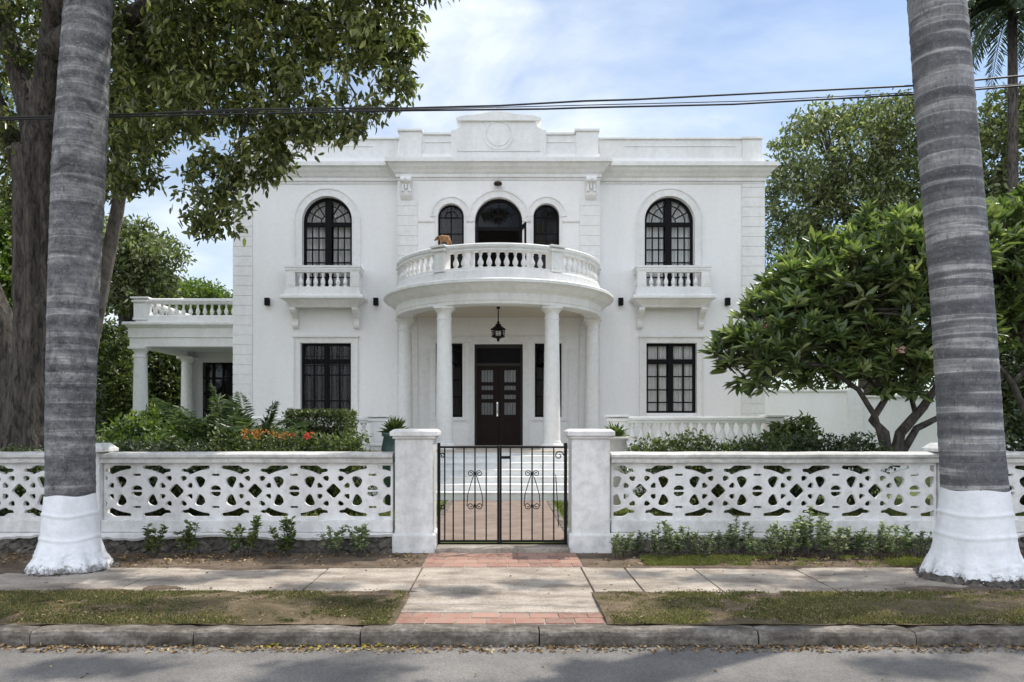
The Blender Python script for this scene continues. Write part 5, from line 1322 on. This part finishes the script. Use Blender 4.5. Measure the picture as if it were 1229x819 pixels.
# potted spiky plants
def potted(px, pytop, pybase, Z, label, mat, potmat, n=150, L=.42):
    x, y, zb = PX(px,pybase,Z); zt = PX(px,pytop,Z)[2]
    t = thing('potted_plant',label,'potted plant',(x,y,.08))
    zr = zt-L*.95
    m = MB(); m.lathe([(.13,0),(.17,.05),(.22,zr*.55),(.24,zr*.8),(.20,zr-.08),(.235,zr-.05),(.235,zr),(.19,zr),(.18,zr-.05)],(x,y,.06),20); m.build('pot',potmat,t)
    az = np.arange(n)*2.4; el = rng.uniform(.25,1.45,n)
    D = np.stack([np.cos(az)*np.cos(el),np.sin(az)*np.cos(el),np.sin(el)],1)
    leaf_object('leaves',mat,t,[leaf_arrays(np.repeat(np.array([[x,y,zr+.04]]),n,0)+rng.normal(size=(n,3))*.02,L,dirs=D,nbias=(0,0,1),aspect=.09,curl=.2)])
potted(474,506,540,13.2,'spiky dark plant in a teal pot left of the gate pillar','leaf_hedge','pot',130,.27)
potted(738,512,545,13.2,'spiky yellow-green plant in a pale pot right of the gate pillar','leaf_spiky','terracotta',110,.25)

# weeds along the wall foot
ordn = ['first','second','third','fourth','fifth','sixth','seventh','eighth','ninth','tenth','eleventh','twelfth','thirteenth','fourteenth','fifteenth','sixteenth','seventeenth','eighteenth','nineteenth','twentieth']
def weed_meshes(k, hgt, spread, nst, dens):
    random.seed(50+k); m = MB(); A = []
    for s in range(nst):
        bx_, by_ = random.uniform(-spread,spread)*.35, random.uniform(-.06,.06); tx, ty = bx_*2+random.uniform(-.08,.08), by_+random.uniform(-.10,.06); hh = hgt*random.uniform(.6,1.05)
        pts = [(bx_,by_,0),(bx_*.6+tx*.4,by_,hh*.5),(tx,ty,hh)]; m.tube(pts,[.007,.005,.003],4)
        n = int(dens*hh/.3); tt = rng.uniform(.25,1,n)[:,None]; p0, p1, p2 = [np.array(q) for q in pts]
        P = p0*(1-tt)**2+p1*2*tt*(1-tt)+p2*tt**2; az = rng.uniform(0,2*pi,n); D = np.stack([np.cos(az),np.sin(az),rng.uniform(-.1,.9,n)],1)
        A.append(leaf_arrays(P,.062,dirs=D,nbias=(0,0,1),aspect=.45))
    return m, A
protos = []
def make_weed(k, loc, label, group, hgt, spread, nst, dens, mat):
    t = thing('weed',label,'plant',(0,0,0),group); m, A = weed_meshes(k,hgt,spread,nst,dens)
    s = m.build('stems','bark_light',t,recalc=False); l = leaf_object('leaves',mat,t,A); t.location = loc; WL[t] = Vector(loc); return t
LP = [(178,.30,7,34),(222,.33,6,36),(292,.38,6,40),(345,.36,7,42),(398,.28,6,30),(434,.30,7,34)]
for i,(px,h,ns,dn) in enumerate(LP):
    h*=1.25; make_weed(i,(Xp(px,9.0),9.05+random.uniform(-.04,.04),-.01), ordn[i]+' dark weed from the left palm at the foot of the left garden wall','weeds below the left garden wall',h,.22,ns,dn,'leaf_weed' if i > 3 else 'leaf_hedge')
xs = [742,765,790,812,838,862,888,910,932,955,978,1000,1024,1048,1072,1098]
wp = [make_weed(20+k,(0,0,0),'x','weeds below the right garden wall',.46+.06*(k % 3),.38,9,34,'leaf_weed') for k in range(4)]
for i,px in enumerate(xs):
    src = wp[i % 4]
    if i < 4: o = src
    else:
        o = src.copy(); C.objects.link(o)
        for ch in src.children: c2 = ch.copy(); c2.parent = o; C.objects.link(c2)
    o.location = (Xp(px,8.95)+random.uniform(-.04,.04),9.0+random.uniform(-.14,.10),-.01); o.rotation_euler = (0,0,random.uniform(-.5,.5)+(pi if i % 2 else 0)); sc = random.uniform(.55,1.0); o.scale = (sc,sc,sc)
    o['label'] = ordn[i]+' pale green weed counting from the right gate pillar along the right garden wall'

# ------------------------------------------------------------------ overhead cables
def cable(pts, label, r=.012):
    P = []; 
    for px, py in pts:
        h = 3.55; Zc = h*900/(508-py); P.append(((px-603)*Zc/900, Zc, 1.6+h))
    a, b = Vector(P[0]), Vector(P[1]); P = [tuple(a-(b-a).normalized()*20)] + P
    a, b = Vector(P[-2]), Vector(P[-1]); P.append(tuple(b+(b-a).normalized()*20))
    m = MB(); m.tube(P, r, 6); o = m.build('cable','cable',None,origin=P[1],recalc=False); tag(o,label,'cable','overhead street cables')
cable([(0,141),(126,138.5),(280,131.7),(420,130),(487,130),(600,127),(700,121.5),(759,119.8),(880,113.7),(1098,103),(1229,91)],'highest of the black cables crossing above the villa',.010)
cable([(0,144),(280,137),(487,133),(656,131),(700,129.5),(820,126.8),(880,125.4),(1098,113.5),(1229,103)],'lowest of the black cables crossing above the villa',.010)
cable([(0,142.5),(280,134),(487,131.8),(600,129),(700,126.5),(820,123.5),(900,121.5),(1098,111),(1229,101)],'thin middle cable between two black cables above the villa',.005)
